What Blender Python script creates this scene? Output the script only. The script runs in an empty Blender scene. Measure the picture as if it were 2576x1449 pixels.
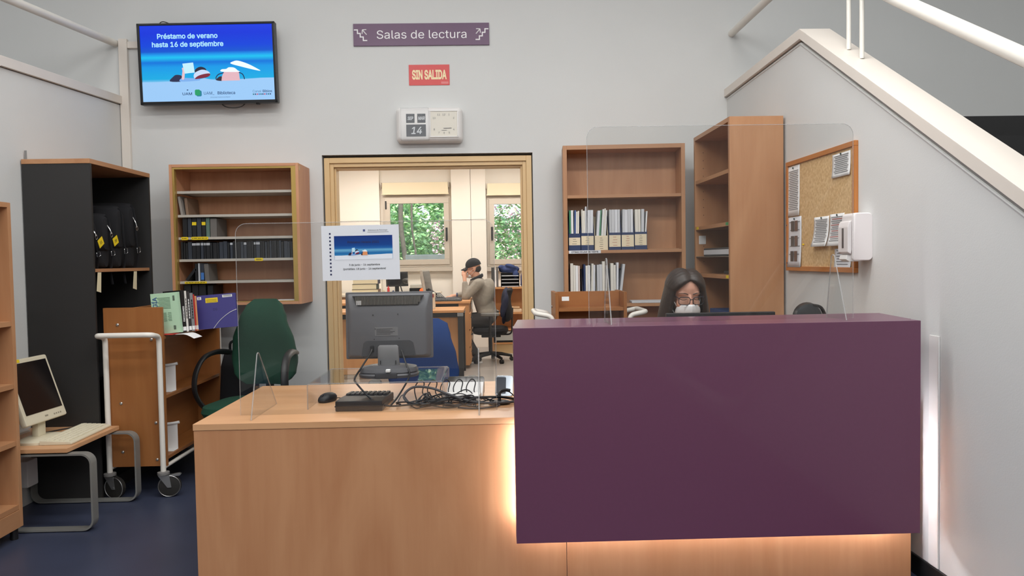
import bpy, bmesh, math, random
from mathutils import Vector, Matrix, Euler
SC = bpy.context.scene
C = SC.collection
R = math.radians
PI = math.pi

# ------------------------------------------------------------------ camera, world, lights, exposure
cam_d = bpy.data.cameras.new('camera')
cam = bpy.data.objects.new('camera', cam_d)
C.objects.link(cam)
cam_d.sensor_width = 36.0
cam_d.lens = 36.0 * 1900.0 / 2576.0
cam_d.clip_start = 0.05
cam_d.clip_end = 200
cam.matrix_world = (Matrix.Translation((0, 0, 1.37)) @ Matrix.Rotation(R(-1.45), 4, 'Z')
                    @ Matrix.Rotation(R(90 - 2.12), 4, 'X') @ Matrix.Rotation(R(-0.97), 4, 'Z'))
SC.camera = cam

SC.view_settings.view_transform = 'Standard'
SC.view_settings.look = 'None'
SC.view_settings.gamma = 1.0
SC.view_settings.use_curve_mapping = False
SC.view_settings.exposure = 0.09

wd = bpy.data.worlds.new('daylight')
SC.world = wd
wd.use_nodes = True
bg = wd.node_tree.nodes['Background']
bg.inputs[0].default_value = (0.80, 0.90, 1.0, 1)
bg.inputs[1].default_value = 1.6


def lamp(name, kind, loc, energy, col, size=None, rot=(0, 0, 0)):
    d = bpy.data.lights.new(name, kind)
    d.energy = energy
    d.color = col
    if kind == 'AREA':
        d.shape = 'RECTANGLE'
        d.size, d.size_y = size
    o = bpy.data.objects.new(name, d)
    o.location = loc
    o.rotation_euler = rot
    C.objects.link(o)
    return o


COOL = (1.0, 0.99, 0.965)
# fluorescent lines under the hall ceiling
for lx, ly, lz, e in ((-0.9, 3.0, 3.55, 24), (0.9, 2.95, 3.55, 27), (-1.4, 3.9, 4.52, 16), (0.9, 3.6, 4.52, 14), (-1.8, 1.0, 4.52, 34), (1.2, 1.0, 4.52, 46), (-1.5, -2.0, 4.52, 28),
                      (1.5, -2.0, 4.52, 28), (-4.0, 2.2, 4.52, 26), (3.1, 2.2, 4.52, 13)):
    lamp('hall_tube_light', 'AREA', (lx, ly, lz), e, COOL, (1.5, 0.22))
# unseen frontal fill lamp added high before the front wall, behind the camera
lamp('front_fill_light', 'AREA', (0.3, -3.15, 3.75), 80, (0.93, 0.97, 1.0), (5.0, 1.3), (R(90), 0, 0))
# office panels
for lx, ly in ((-1.9, 8.0), (0.2, 8.2), (-1.8, 10.6), (0.3, 10.6)):
    lamp('office_panel_light', 'AREA', (lx, ly, 2.96), 40, (1.0, 0.95, 0.89), (1.2, 0.5))
sun = lamp('sun', 'SUN', (0, 8, 12), 9.0, (1.0, 0.96, 0.88), rot=(R(42), 0, R(12)))
sun.data.angle = R(3)


# ------------------------------------------------------------------ materials
def lin(c):
    return tuple(((v / 255.0) / 12.92 if v / 255.0 <= 0.04045 else ((v / 255.0 + 0.055) / 1.055) ** 2.4) for v in c)


MATS = {}


def M(name, col, rough=0.5, metal=0.0, var=0.0, vscale=8.0, bump=0.0, bscale=200.0, emit=None, spec=None, coat=0.0):
    """plain principled material, colour given in sRGB 0-255; var adds a soft noise, bump a fine grain"""
    if name in MATS:
        return MATS[name]
    m = bpy.data.materials.new(name)
    m.use_nodes = True
    nt = m.node_tree
    b = nt.nodes['Principled BSDF']
    c = lin(col)
    b.inputs['Base Color'].default_value = (*c, 1)
    b.inputs['Roughness'].default_value = rough
    b.inputs['Metallic'].default_value = metal
    if spec is not None:
        b.inputs['Specular IOR Level'].default_value = spec
    if coat:
        b.inputs['Coat Weight'].default_value = coat
    tc = None
    if var or bump:
        tc = nt.nodes.new('ShaderNodeTexCoord')
    if var:
        n = nt.nodes.new('ShaderNodeTexNoise')
        n.inputs['Scale'].default_value = vscale
        n.inputs['Detail'].default_value = 4
        nt.links.new(tc.outputs['Object'], n.inputs['Vector'])
        rp = nt.nodes.new('ShaderNodeValToRGB')
        rp.color_ramp.elements[0].position = 0.3
        rp.color_ramp.elements[1].position = 0.7
        rp.color_ramp.elements[0].color = (*[v * (1 - var) for v in c], 1)
        rp.color_ramp.elements[1].color = (*[min(1, v * (1 + var)) for v in c], 1)
        nt.links.new(n.outputs['Fac'], rp.inputs['Fac'])
        nt.links.new(rp.outputs['Color'], b.inputs['Base Color'])
    if bump:
        n2 = nt.nodes.new('ShaderNodeTexNoise')
        n2.inputs['Scale'].default_value = bscale
        nt.links.new(tc.outputs['Object'], n2.inputs['Vector'])
        bp = nt.nodes.new('ShaderNodeBump')
        bp.inputs['Strength'].default_value = bump
        bp.inputs['Distance'].default_value = 0.002
        nt.links.new(n2.outputs['Fac'], bp.inputs['Height'])
        nt.links.new(bp.outputs['Normal'], b.inputs['Normal'])
    if emit:
        b.inputs['Emission Color'].default_value = (*lin(emit[0]), 1)
        b.inputs['Emission Strength'].default_value = emit[1]
    MATS[name] = m
    return m


def wood(name, a, b, axis='Z', rough=0.45, s=1.0):
    """veneer: long streaks along AXIS with a broader cathedral figure"""
    if name in MATS:
        return MATS[name]
    m = bpy.data.materials.new(name)
    m.use_nodes = True
    nt = m.node_tree
    p = nt.nodes['Principled BSDF']
    p.inputs['Roughness'].default_value = rough
    tc = nt.nodes.new('ShaderNodeTexCoord')
    cols = []
    for sc_long, sc_across, det, dist in ((0.9, 4.5, 4, 1.6), (1.8, 38.0, 3, 0.3)):
        mp = nt.nodes.new('ShaderNodeMapping')
        v = [sc_across * s] * 3
        v['XYZ'.index(axis)] = sc_long * s
        mp.inputs['Scale'].default_value = v
        nt.links.new(tc.outputs['Object'], mp.inputs['Vector'])
        n = nt.nodes.new('ShaderNodeTexNoise')
        n.inputs['Scale'].default_value = 1.0
        n.inputs['Detail'].default_value = det
        n.inputs['Distortion'].default_value = dist
        nt.links.new(mp.outputs['Vector'], n.inputs['Vector'])
        cols.append(n.outputs['Fac'])
    mx = nt.nodes.new('ShaderNodeMath')
    mx.operation = 'MULTIPLY_ADD'
    nt.links.new(cols[0], mx.inputs[0])
    mx.inputs[1].default_value = 1.5
    wk = nt.nodes.new('ShaderNodeMath')
    wk.operation = 'MULTIPLY'
    wk.inputs[1].default_value = 0.5
    nt.links.new(cols[1], wk.inputs[0])
    nt.links.new(wk.outputs[0], mx.inputs[2])
    hf = nt.nodes.new('ShaderNodeMath')
    hf.operation = 'MULTIPLY'
    hf.inputs[1].default_value = 0.5
    nt.links.new(mx.outputs[0], hf.inputs[0])
    rp = nt.nodes.new('ShaderNodeValToRGB')
    e = rp.color_ramp.elements
    e[0].position, e[1].position = 0.36, 0.64
    e[0].color = (*lin(a), 1)
    e[1].color = (*lin(b), 1)
    nt.links.new(hf.outputs[0], rp.inputs['Fac'])
    nt.links.new(rp.outputs['Color'], p.inputs['Base Color'])
    MATS[name] = m
    return m


def clear(name, tint=(0.96, 0.97, 0.97), gloss=0.06, rough=0.0, milk=0.0):
    """clear sheet: passes light with a light tint, reflects a little by Fresnel"""
    if name in MATS:
        return MATS[name]
    m = bpy.data.materials.new(name)
    m.use_nodes = True
    nt = m.node_tree
    for n in list(nt.nodes):
        if n.type != 'OUTPUT_MATERIAL':
            nt.nodes.remove(n)
    out = [n for n in nt.nodes if n.type == 'OUTPUT_MATERIAL'][0]
    t = nt.nodes.new('ShaderNodeBsdfTransparent')
    t.inputs[0].default_value = (*tint, 1)
    g = nt.nodes.new('ShaderNodeBsdfGlossy')
    g.inputs['Roughness'].default_value = rough
    mx = nt.nodes.new('ShaderNodeMixShader')
    lw = nt.nodes.new('ShaderNodeLayerWeight')
    lw.inputs['Blend'].default_value = 0.5
    pw = nt.nodes.new('ShaderNodeMath')
    pw.operation = 'POWER'
    pw.inputs[1].default_value = 5.0
    nt.links.new(lw.outputs['Facing'], pw.inputs[0])
    ml = nt.nodes.new('ShaderNodeMath')
    ml.operation = 'MULTIPLY_ADD'
    ml.inputs[1].default_value = 0.25
    ml.inputs[2].default_value = gloss
    ml.use_clamp = True
    nt.links.new(pw.outputs[0], ml.inputs[0])
    nt.links.new(ml.outputs[0], mx.inputs[0])
    nt.links.new(t.outputs[0], mx.inputs[1])
    nt.links.new(g.outputs[0], mx.inputs[2])
    last = mx
    if milk:
        d = nt.nodes.new('ShaderNodeBsdfDiffuse')
        d.inputs[0].default_value = (0.9, 0.9, 0.9, 1)
        m2 = nt.nodes.new('ShaderNodeMixShader')
        m2.inputs[0].default_value = milk
        nt.links.new(mx.outputs[0], m2.inputs[1])
        nt.links.new(d.outputs[0], m2.inputs[2])
        last = m2
    nt.links.new(last.outputs[0], out.inputs[0])
    MATS[name] = m
    return m


def ramp_mat(name, stops, z0, z1, emit=0.0, axis=2, rough=0.6):
    """a printed or displayed picture: colours banded along the object's own height"""
    m = bpy.data.materials.new(name)
    m.use_nodes = True
    nt = m.node_tree
    p = nt.nodes['Principled BSDF']
    p.inputs['Roughness'].default_value = rough
    p.inputs['Specular IOR Level'].default_value = 0.15
    tc = nt.nodes.new('ShaderNodeTexCoord')
    sp = nt.nodes.new('ShaderNodeSeparateXYZ')
    nt.links.new(tc.outputs['Object'], sp.inputs[0])
    mr = nt.nodes.new('ShaderNodeMapRange')
    mr.inputs['From Min'].default_value = z0
    mr.inputs['From Max'].default_value = z1
    nt.links.new(sp.outputs[axis], mr.inputs['Value'])
    rp = nt.nodes.new('ShaderNodeValToRGB')
    e = rp.color_ramp.elements
    while len(e) < len(stops):
        e.new(0.5)
    for i, (pos, c) in enumerate(stops):
        e[i].position = pos
    for i, (pos, c) in enumerate(stops):
        e[i].color = (*lin(c), 1)
    nt.links.new(mr.outputs[0], rp.inputs['Fac'])
    if emit:
        p.inputs['Base Color'].default_value = (0.01, 0.01, 0.01, 1)
        nt.links.new(rp.outputs['Color'], p.inputs['Emission Color'])
        p.inputs['Emission Strength'].default_value = emit
    else:
        nt.links.new(rp.outputs['Color'], p.inputs['Base Color'])
    return m


# ------------------------------------------------------------------ mesh helpers
class MB:
    """collects shapes; build() links them as ONE mesh object"""

    def __init__(s):
        s.bm = bmesh.new()
        s.rounded = False

    def _merge(s, tb, mat=None):
        me = bpy.data.meshes.new('tmp')
        if mat is not None:
            tb.transform(mat)
        tb.to_mesh(me)
        tb.free()
        s.bm.from_mesh(me)
        bpy.data.meshes.remove(me)
        return s

    def box(s, x0, x1, y0, y1, z0, z1, bev=0.0, seg=2, mat=None):
        tb = bmesh.new()
        bmesh.ops.create_cube(tb, size=1)
        for v in tb.verts:
            v.co = Vector(((x0 + x1) / 2 + v.co.x * (x1 - x0), (y0 + y1) / 2 + v.co.y * (y1 - y0), (z0 + z1) / 2 + v.co.z * (z1 - z0)))
        if bev:
            s.rounded = True
            bev = min(bev, 0.45 * min(abs(x1 - x0), abs(y1 - y0), abs(z1 - z0)))
            bmesh.ops.bevel(tb, geom=tb.edges[:], offset=bev, segments=seg, affect='EDGES', profile=0.5)
        return s._merge(tb, mat)

    def tube(s, pts, r, seg=10, closed=False, flat=None):
        pts = [Vector(p) for p in pts]
        n = len(pts)
        rs = list(r) if isinstance(r, (list, tuple)) else [r] * n
        tans = []
        for i in range(n):
            a = pts[(i - 1) % n] if closed or i > 0 else pts[i]
            b = pts[(i + 1) % n] if closed or i < n - 1 else pts[i]
            t = (b - a)
            tans.append(t.normalized() if t.length > 1e-9 else Vector((0, 0, 1)))
        up = Vector((0, 0, 1)) if abs(tans[0].z) < 0.9 else Vector((1, 0, 0))
        nrm = (up - tans[0] * up.dot(tans[0])).normalized()
        rings = []
        for i in range(n):
            if i:
                q = tans[i - 1].rotation_difference(tans[i])
                nrm = q @ nrm
                nrm = (nrm - tans[i] * nrm.dot(tans[i])).normalized()
            bn = tans[i].cross(nrm)
            fa, fb = flat if flat else (1, 1)
            rings.append([pts[i] + (nrm * math.cos(2 * PI * k / seg) * fa + bn * math.sin(2 * PI * k / seg) * fb) * rs[i] for k in range(seg)])
        return s.loft(rings, closed=closed)

    def cyl(s, p0, p1, r0, r1=None, seg=20):
        return s.tube([p0, p1], [r0, r0 if r1 is None else r1], seg)

    def loft(s, rings, closed=False, caps=True):
        bm = s.bm
        vs = [[bm.verts.new(p) for p in ring] for ring in rings]
        n = len(vs[0])
        m = len(vs)
        for i in range(m if closed else m - 1):
            a, b = vs[i], vs[(i + 1) % m]
            for k in range(n):
                try:
                    bm.faces.new((a[k], a[(k + 1) % n], b[(k + 1) % n], b[k]))
                except ValueError:
                    pass
        if not closed and caps:
            for ring in (vs[0][::-1], vs[-1]):
                try:
                    bm.faces.new(ring)
                except ValueError:
                    pass
        return s

    def prism(s, poly, axis, lo, hi, bev=0.0, mat=None):
        """poly: points in the two other axes (in xyz order) extruded along AXIS"""
        tb = bmesh.new()
        i = 'xyz'.index(axis)

        def P(p, h):
            q = list(p)
            q.insert(i, h)
            return Vector(q)
        a = [tb.verts.new(P(p, lo)) for p in poly]
        b = [tb.verts.new(P(p, hi)) for p in poly]
        n = len(poly)
        tb.faces.new(a[::-1])
        tb.faces.new(b)
        for k in range(n):
            tb.faces.new((a[k], a[(k + 1) % n], b[(k + 1) % n], b[k]))
        bmesh.ops.recalc_face_normals(tb, faces=tb.faces[:])
        if bev:
            s.rounded = True
            bmesh.ops.bevel(tb, geom=tb.edges[:], offset=bev, segments=2, affect='EDGES', profile=0.5)
        return s._merge(tb, mat)

    def ell(s, c, rad, rot=(0, 0, 0), u=20, v=12):
        tb = bmesh.new()
        bmesh.ops.create_uvsphere(tb, u_segments=u, v_segments=v, radius=1)
        mt = Matrix.Translation(c) @ Euler(rot).to_matrix().to_4x4() @ Matrix.Diagonal((*rad, 1))
        return s._merge(tb, mt)

    def cap(s, p0, r0, p1, r1, seg=12):
        """tapered capsule"""
        p0, p1 = Vector(p0), Vector(p1)
        d = (p1 - p0)
        L = d.length
        d = d / L if L > 1e-9 else Vector((0, 0, 1))
        pts, rs = [], []
        for k in range(5):
            a = PI / 2 * k / 4
            pts.append(p0 - d * r0 * math.cos(a))
            rs.append(max(r0 * math.sin(a), 1e-4))
        for k in range(5):
            a = PI / 2 * k / 4
            pts.append(p1 + d * r1 * math.sin(a))
            rs.append(max(r1 * math.cos(a), 1e-4))
        return s.tube(pts, rs, seg)

    def quadpatch(s, grid):
        bm = s.bm
        vs = [[bm.verts.new(p) for p in row] for row in grid]
        for i in range(len(vs) - 1):
            for j in range(len(vs[0]) - 1):
                bm.faces.new((vs[i][j], vs[i][j + 1], vs[i + 1][j + 1], vs[i + 1][j]))
        return s

    def xform(s, mat):
        s.bm.transform(mat)
        return s

    def build(s, name, mat, parent=None, smooth=38, loc=None):
        bm = s.bm
        bmesh.ops.recalc_face_normals(bm, faces=bm.faces[:])
        me = bpy.data.meshes.new(name)
        bm.to_mesh(me)
        bm.free()
        for m in (mat if isinstance(mat, (list, tuple)) else [mat]):
            me.materials.append(m)
        if smooth:
            me.polygons.foreach_set('use_smooth', [True] * len(me.polygons))
            me.set_sharp_from_angle(angle=R(smooth))
        o = bpy.data.objects.new(name, me)
        if s.rounded and smooth:
            wn = o.modifiers.new('flat_faces', 'WEIGHTED_NORMAL')
            wn.keep_sharp = True
            wn.weight = 100
        if parent:
            o.parent = parent
        if loc:
            o.location = loc
        C.objects.link(o)
        return o


def superring(cx, cy, cz, rx, ry, e=4.0, n=28, plane='xy'):
    out = []
    for k in range(n):
        a = 2 * PI * (k + 0.5) / n
        ca, sa = math.cos(a), math.sin(a)
        x = rx * math.copysign(abs(ca) ** (2 / e), ca)
        y = ry * math.copysign(abs(sa) ** (2 / e), sa)
        out.append(Vector((cx + x, cy + y, cz)) if plane == 'xy' else Vector((cx + x, cy, cz + y)) if plane == 'xz' else Vector((cx, cy + x, cz + y)))
    return out


def rrect(x0, x1, z0, z1, r, n=5):
    """rounded rectangle outline"""
    out = []
    for cx, cz, a0 in ((x1 - r, z1 - r, 0), (x0 + r, z1 - r, 90), (x0 + r, z0 + r, 180), (x1 - r, z0 + r, 270)):
        for k in range(n + 1):
            a = R(a0 + 90 * k / n)
            out.append((cx + r * math.cos(a), cz + r * math.sin(a)))
    return out


def curve(pts, sub=8, closed=False):
    """Catmull-Rom through the points"""
    pts = [Vector(p) for p in pts]
    n = len(pts)
    out = []
    for i in range(n if closed else n - 1):
        g = (lambda k: pts[k % n]) if closed else (lambda k: pts[max(0, min(n - 1, k))])
        p0, p1, p2, p3 = g(i - 1), g(i), g(i + 1), g(i + 2)
        for k in range(sub):
            t = k / sub
            out.append(0.5 * ((2 * p1) + (p2 - p0) * t + (2 * p0 - 5 * p1 + 4 * p2 - p3) * t * t + (3 * p1 - p0 - 3 * p2 + p3) * t ** 3))
    if not closed:
        out.append(pts[-1])
    return out


def bend(pts, r, n=5):
    """polyline with its inner corners rounded to radius r"""
    pts = [Vector(p) for p in pts]
    out = [pts[0]]
    for i in range(1, len(pts) - 1):
        a, b, c = pts[i - 1], pts[i], pts[i + 1]
        u, v = (a - b), (c - b)
        d = min(r, u.length * 0.49, v.length * 0.49)
        p, q = b + u.normalized() * d, b + v.normalized() * d
        for k in range(n + 1):
            t = k / n
            out.append((1 - t) ** 2 * p + 2 * t * (1 - t) * b + t * t * q)
    out.append(pts[-1])
    return out


def tag(o, label=None, cat=None, group=None, kind=None):
    for k, v in (('label', label), ('category', cat), ('group', group), ('kind', kind)):
        if v:
            o[k] = v
    return o


def thing(name, label, cat, loc=(0, 0, 0), rz=0.0, group=None, rot=None):
    o = bpy.data.objects.new(name, None)
    o.empty_display_size = 0.05
    C.objects.link(o)
    o.location = loc
    o.rotation_euler = rot if rot else (0, 0, rz)
    return tag(o, label, cat, group)


def dup(root, loc=None, rot=None, label=None, group=None):
    r = root.copy()
    C.objects.link(r)
    if loc is not None:
        r.location = loc
    if rot is not None:
        r.rotation_euler = rot
    if label:
        r['label'] = label
    if group:
        r['group'] = group
    for ch in list(root.children):
        c = ch.copy()
        C.objects.link(c)
        c.parent = r
        for g in list(ch.children):
            d = g.copy()
            C.objects.link(d)
            d.parent = c
    return r


try:                                 # a plain grotesque face that ships with Blender, like the photo's signs
    import os
    GROT = bpy.data.fonts.load(os.path.join(bpy.utils.system_resource('DATAFILES'), 'fonts', 'Inter.woff2'))
except Exception:
    GROT = None
FACE = (R(90), 0, 0)                 # lettering that faces the camera side (-Y)


def text(s, size, mat, parent, loc, rot=FACE, name='lettering', align='CENTER', w=1.0, bold=0.0, shear=0.0):
    """printed lettering: outlines joined (non-zero winding) and grown by BOLD for heavy type"""
    from mathutils.geometry import interpolate_bezier, delaunay_2d_cdt
    cu = bpy.data.curves.new('txt', 'FONT')
    cu.body = s
    if GROT:
        cu.font = GROT
    cu.size = size
    cu.align_x = align
    cu.align_y = 'CENTER'
    cu.shear = shear
    t = bpy.data.objects.new('txt', cu)
    C.objects.link(t)
    cv = t.to_curve(bpy.context.evaluated_depsgraph_get())
    loops = []
    for sp in cv.splines:
        pts = []
        bp = sp.bezier_points
        n = len(bp)
        for i in range(n):
            p, q = bp[i], bp[(i + 1) % n]
            straight = (p.handle_right - p.co).cross(q.co - p.co).length < 1e-9 and (q.handle_left - q.co).cross(q.co - p.co).length < 1e-9
            pts += [p.co.copy()] if straight else interpolate_bezier(p.co, p.handle_right, q.handle_left, q.co, 6)[:-1]
        pts = [Vector((p.x, p.y)) for k, p in enumerate(pts) if (p - pts[k - 1]).length > size * 1e-4]
        if len(pts) > 2:
            loops.append(pts)
    t.to_curve_clear()
    bpy.data.objects.remove(t)
    bpy.data.curves.remove(cu)

    def area(l):
        return sum(l[i - 1].x * l[i].y - l[i].x * l[i - 1].y for i in range(len(l))) / 2

    def grow(l, d):
        out = []
        for i in range(len(l)):
            e1, e2 = (l[i] - l[i - 1]).normalized(), (l[(i + 1) % len(l)] - l[i]).normalized()
            nn = Vector((e1.y + e2.y, -e1.x - e2.x))
            k = nn.length_squared
            out.append(l[i] + (nn * (2 / k) if k > .6 else nn.normalized() * 1.3 if k > 1e-6 else nn) * d)
        return out
    big = max(loops, key=lambda l: abs(area(l)))
    if bold:
        sg = 1 if area(big) > 0 else -1
        loops = [grow(l, bold * sg) for l in loops]
    pts, eds = [], []
    for l in loops:
        k = len(pts)
        pts += l
        eds += [(k + i, k + (i + 1) % len(l)) for i in range(len(l))]
    vo, _, tris, _, _, _ = delaunay_2d_cdt(pts, eds, [], 0, size * 1e-5)
    boxes = [(min(p.x for p in l), max(p.x for p in l), min(p.y for p in l), max(p.y for p in l)) for l in loops]

    def winding(x, y):
        n = 0
        for l, bx in zip(loops, boxes):
            if not (bx[0] <= x <= bx[1] and bx[2] <= y <= bx[3]):
                continue
            for i in range(len(l)):
                u, v = l[i - 1], l[i]
                if (u.y > y) != (v.y > y) and x < (v.x - u.x) * (y - u.y) / (v.y - u.y) + u.x:
                    n += 1 if v.y > u.y else -1
        return n
    bm = bmesh.new()
    bv = [bm.verts.new((p.x * w, p.y, 0)) for p in vo]
    for t3 in tris:
        if winding(sum(vo[i].x for i in t3) / 3, sum(vo[i].y for i in t3) / 3):
            bm.faces.new([bv[i] for i in t3])
    for f in bm.faces:
        f.normal_update()
        if f.normal.z < 0:
            f.normal_flip()
    bmesh.ops.delete(bm, geom=[v for v in bm.verts if not v.link_faces], context='VERTS')
    me = bpy.data.meshes.new(name)
    bm.to_mesh(me)
    bm.free()
    me.materials.append(mat)
    o = bpy.data.objects.new(name, me)
    o.parent = parent
    o.location = loc
    o.rotation_euler = rot
    C.objects.link(o)
    return o


def blob(name, mb, mat, parent=None, vox=0.012, smooth=6):
    """overlapping closed shapes fused into ONE smooth continuous surface"""
    o = mb.build(name, mat, parent)
    r = o.modifiers.new('fuse', 'REMESH')
    r.mode = 'VOXEL'
    r.voxel_size = vox
    r.use_smooth_shade = True
    s = o.modifiers.new('ease', 'SMOOTH')
    s.factor = 0.5
    s.iterations = smooth
    dg = bpy.context.evaluated_depsgraph_get()
    me = bpy.data.meshes.new_from_object(o.evaluated_get(dg))
    old = o.data
    o.modifiers.clear()
    o.data = me
    bpy.data.meshes.remove(old)
    me.name = name
    me.polygons.foreach_set('use_smooth', [True] * len(me.polygons))
    return o


# the palette
WALL = M('wall_paint', (214, 215, 214), 0.75, var=0.015, vscale=2.0, bump=0.15, bscale=160)
OFFWALL = M('office_panel_paint', (240, 233, 222), 0.6, var=0.02, vscale=1.5)
CREAM = M('cream_paint', (226, 218, 209), 0.4, var=0.01)
TUBEW = M('white_tube_paint', (232, 228, 220), 0.35)
BEECH = wood('beech_veneer', (188, 131, 90), (201, 146, 104), 'Z')
BEECH_LIT = wood('beech_veneer_long_lit', (204, 152, 108), (217, 168, 125), 'X', rough=0.32)  # tops of the same beech, lightened to carry the overhead light
SHELF = wood('shelf_beech', (174, 124, 86), (188, 140, 101), 'Z')
SHELFX = wood('shelf_beech_long', (174, 124, 86), (188, 140, 101), 'X')
SHELFY = wood('shelf_beech_deep', (174, 124, 86), (188, 140, 101), 'Y')
RED = wood('rosy_beech', (196, 138, 102), (212, 156, 118), 'Z')
REDX = wood('rosy_beech_long', (196, 138, 102), (212, 156, 118), 'X')
TROL = wood('trolley_ply', (148, 92, 46), (161, 105, 57), 'Z')
TROLY = wood('trolley_ply_deep', (148, 92, 46), (161, 105, 57), 'Y')
OAK = wood('office_oak', (188, 132, 82), (205, 149, 97), 'X')
OAKZ = wood('office_oak_upright', (188, 132, 82), (205, 149, 97), 'Z')
DFRAME = M('door_frame_paint', (222, 188, 138), 0.4, var=0.02)
PURPLE = M('purple_laminate', (104, 58, 85), 0.35, var=0.02, vscale=60, spec=0.6, coat=0.2)
BLACK = M('black_plastic', (24, 24, 26), 0.45)
DARK = M('charcoal_laminate', (40, 39, 39), 0.55, var=0.05, vscale=300)
INNER = M('black_interior', (22, 22, 26), 0.7)
BLKFAB = M('black_fabric', (24, 24, 28), 0.9, bump=0.4, bscale=500)
CHROME = M('chrome', (215, 215, 215), 0.18, 1.0)
STEEL = M('grey_steel', (160, 160, 160), 0.38, 0.85)
RUBBER = M('grey_rubber', (120, 118, 116), 0.7)
WHITE = M('white_plastic', (232, 230, 228), 0.4)
IVORY = M('ivory_plastic', (218, 210, 186), 0.45)
PAPER = M('white_paper', (240, 240, 240), 0.8)
PAPERB = M('bluish_paper', (226, 228, 234), 0.8)
PAGES = M('cream_pages', (226, 214, 180), 0.85)
YELLOW = M('yellow_tag', (238, 208, 30), 0.6)
INK = M('black_ink', (28, 28, 32), 0.7)
NAVY = M('navy_board', (38, 56, 96), 0.55)
ACRYL = clear('clear_acrylic', (0.95, 0.955, 0.955), 0.035)
ACRE = clear('acrylic_cut_edge', (0.86, 0.86, 0.86), 0.06, 0.2, milk=0.2)
PANE = clear('window_glass', (0.93, 0.95, 0.95), 0.035)
# ------------------------------------------------------------------ the setting
BW = 5.70            # front face of the back wall
LW, RW = -2.72, 1.79


def struct(name, mb, mat, smooth=0, parent=None, kind='structure'):
    o = mb.build(name, mat, parent, smooth=smooth)
    if not parent:
        o['kind'] = kind
    return o


FLOORM = M('blue_vinyl_floor', (58, 64, 84), 0.38, var=0.10, vscale=3.0)
struct('floor', MB().box(-5.2, 4.2, -3.2, BW + 0.01, -0.1, 0), FLOORM)
struct('ceiling', MB().box(-5.2, 4.2, -3.2, BW, 4.6, 4.7), M('ceiling_paint', (226, 226, 224), 0.8))
struct('wall_front', MB().box(-5.2, 4.2, -3.32, -3.2, 0, 4.7), M('front_wall_paint', (214, 212, 208), 0.8))
struct('wall_stair_left', MB().box(-5.32, -5.2, -3.2, BW, 0, 4.7), WALL)
struct('wall_stair_right', MB().box(4.2, 4.32, -3.2, BW, 0, 4.7), WALL)
# back wall with the office doorway
DX0, DX1, DZ = -1.258, 0.315, 2.175
mb = MB()
mb.box(-5.3, DX0, BW, BW + 0.16, 0, 4.7)
mb.box(DX1, 4.3, BW, BW + 0.16, 0, 4.7)
mb.box(DX0, DX1, BW, BW + 0.16, DZ, 4.7)
struct('wall_back', mb, WALL)
# the low side walls that carry the stairs
lowL = [(-3.2, 0), (BW, 0), (BW, 2.56), (4.30, 2.49), (0.30, 0.12), (-3.2, 0.12)]
struct('wall_left', MB().prism(lowL, 'x', LW - 0.14, LW), WALL)
lowR = [(-3.2, 0), (BW, 0), (BW, 2.565), (4.335, 2.59), (0.30, 0.19), (-3.2, 0.19)]
struct('wall_right', MB().prism(lowR, 'x', RW, RW + 0.14), WALL)


def band(path, t, x0, x1):
    """a capping board of thickness t over a sloping wall top"""
    mb = MB()
    up = [(y, z) for y, z in path]
    dn = []
    for i, (y, z) in enumerate(path):
        dn.append((y, z - t * (1.0 if i in (0, 1) else 1.17)))
    return mb.prism(up + dn[::-1], 'x', x0, x1, bev=0.003)


struct('trim_1', band([(BW - 0.001, 2.628), (4.304, 2.657), (0.30, 0.281), (0.05, 0.281)], 0.058, RW - 0.022, RW + 0.155), CREAM, smooth=30)
struct('trim_2', band([(BW - 0.001, 2.625), (4.30, 2.553), (0.30, 0.18), (0.05, 0.18)], 0.058, LW - 0.155, LW + 0.02), CREAM, smooth=30)
# plaster fillet just under the right capping board
mb = MB()
mb.tube([(RW + 0.002, BW - 0.01, 2.555), (RW + 0.002, 4.335, 2.580), (RW + 0.002, 0.35, 0.212)], 0.007, 8)
struct('trim_3', mb, WALL, smooth=40)
# cable trunking in the back left corner, running on to the TV
mb = MB()
mb.box(-2.715, -2.652, BW - 0.03, BW - 0.0005, 0.0, 3.04, 0.003)
mb.box(-2.652, -2.30, BW - 0.025, BW - 0.0005, 2.972, 3.02, 0.003)
struct('trim_4', mb, CREAM, smooth=30)
mb = MB()
mb.box(RW - 0.012, RW - 0.0005, -3.2, BW - 0.02, 0.0, 0.085, 0.003)
struct('baseboard_right', mb, BLACK)
# white strip added on the right wall to shape the LED glow as a band
struct('trim_5', MB().box(RW - 0.008, RW - 0.0005, 2.974, 3.040, 0.087, 1.035, 0.002), WHITE, smooth=30)

# stairs: seen from the hall the black risers climb to the landing
STEP = M('black_stair_rubber', (26, 26, 27), 0.6, var=0.1, vscale=40)


def stairs(name, x0, x1, top):
    mb = MB()
    pts = [(BW - 0.002, top), (4.34, top)]
    y, z = 4.34, top
    for k in range(12):
        z -= 0.155
        pts.append((y, z))
        y -= 0.27
        pts.append((y, max(z, 0.01)))
    pts += [(y, 0.002), (BW - 0.002, 0.002)]
    o = MB().prism(pts, 'x', x0, x1)
    return struct(name, o, STEP)


stairs('stairs_right', RW + 0.142, 4.198, 2.158)
stairs('stairs_left', -5.198, LW - 0.142, 2.158)

# doorway: stepped painted frame set into the opening
mb = MB()


def uframe(mb, x0, x1, zt, wdt, y0, y1):
    """two jambs and a head"""
    mb.box(x0, x0 + wdt, y0, y1, 0.0, zt, 0.002)
    mb.box(x1 - wdt, x1, y0, y1, 0.0, zt, 0.002)
    mb.box(x0 + wdt, x1 - wdt, y0, y1, zt - wdt, zt, 0.002)


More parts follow.
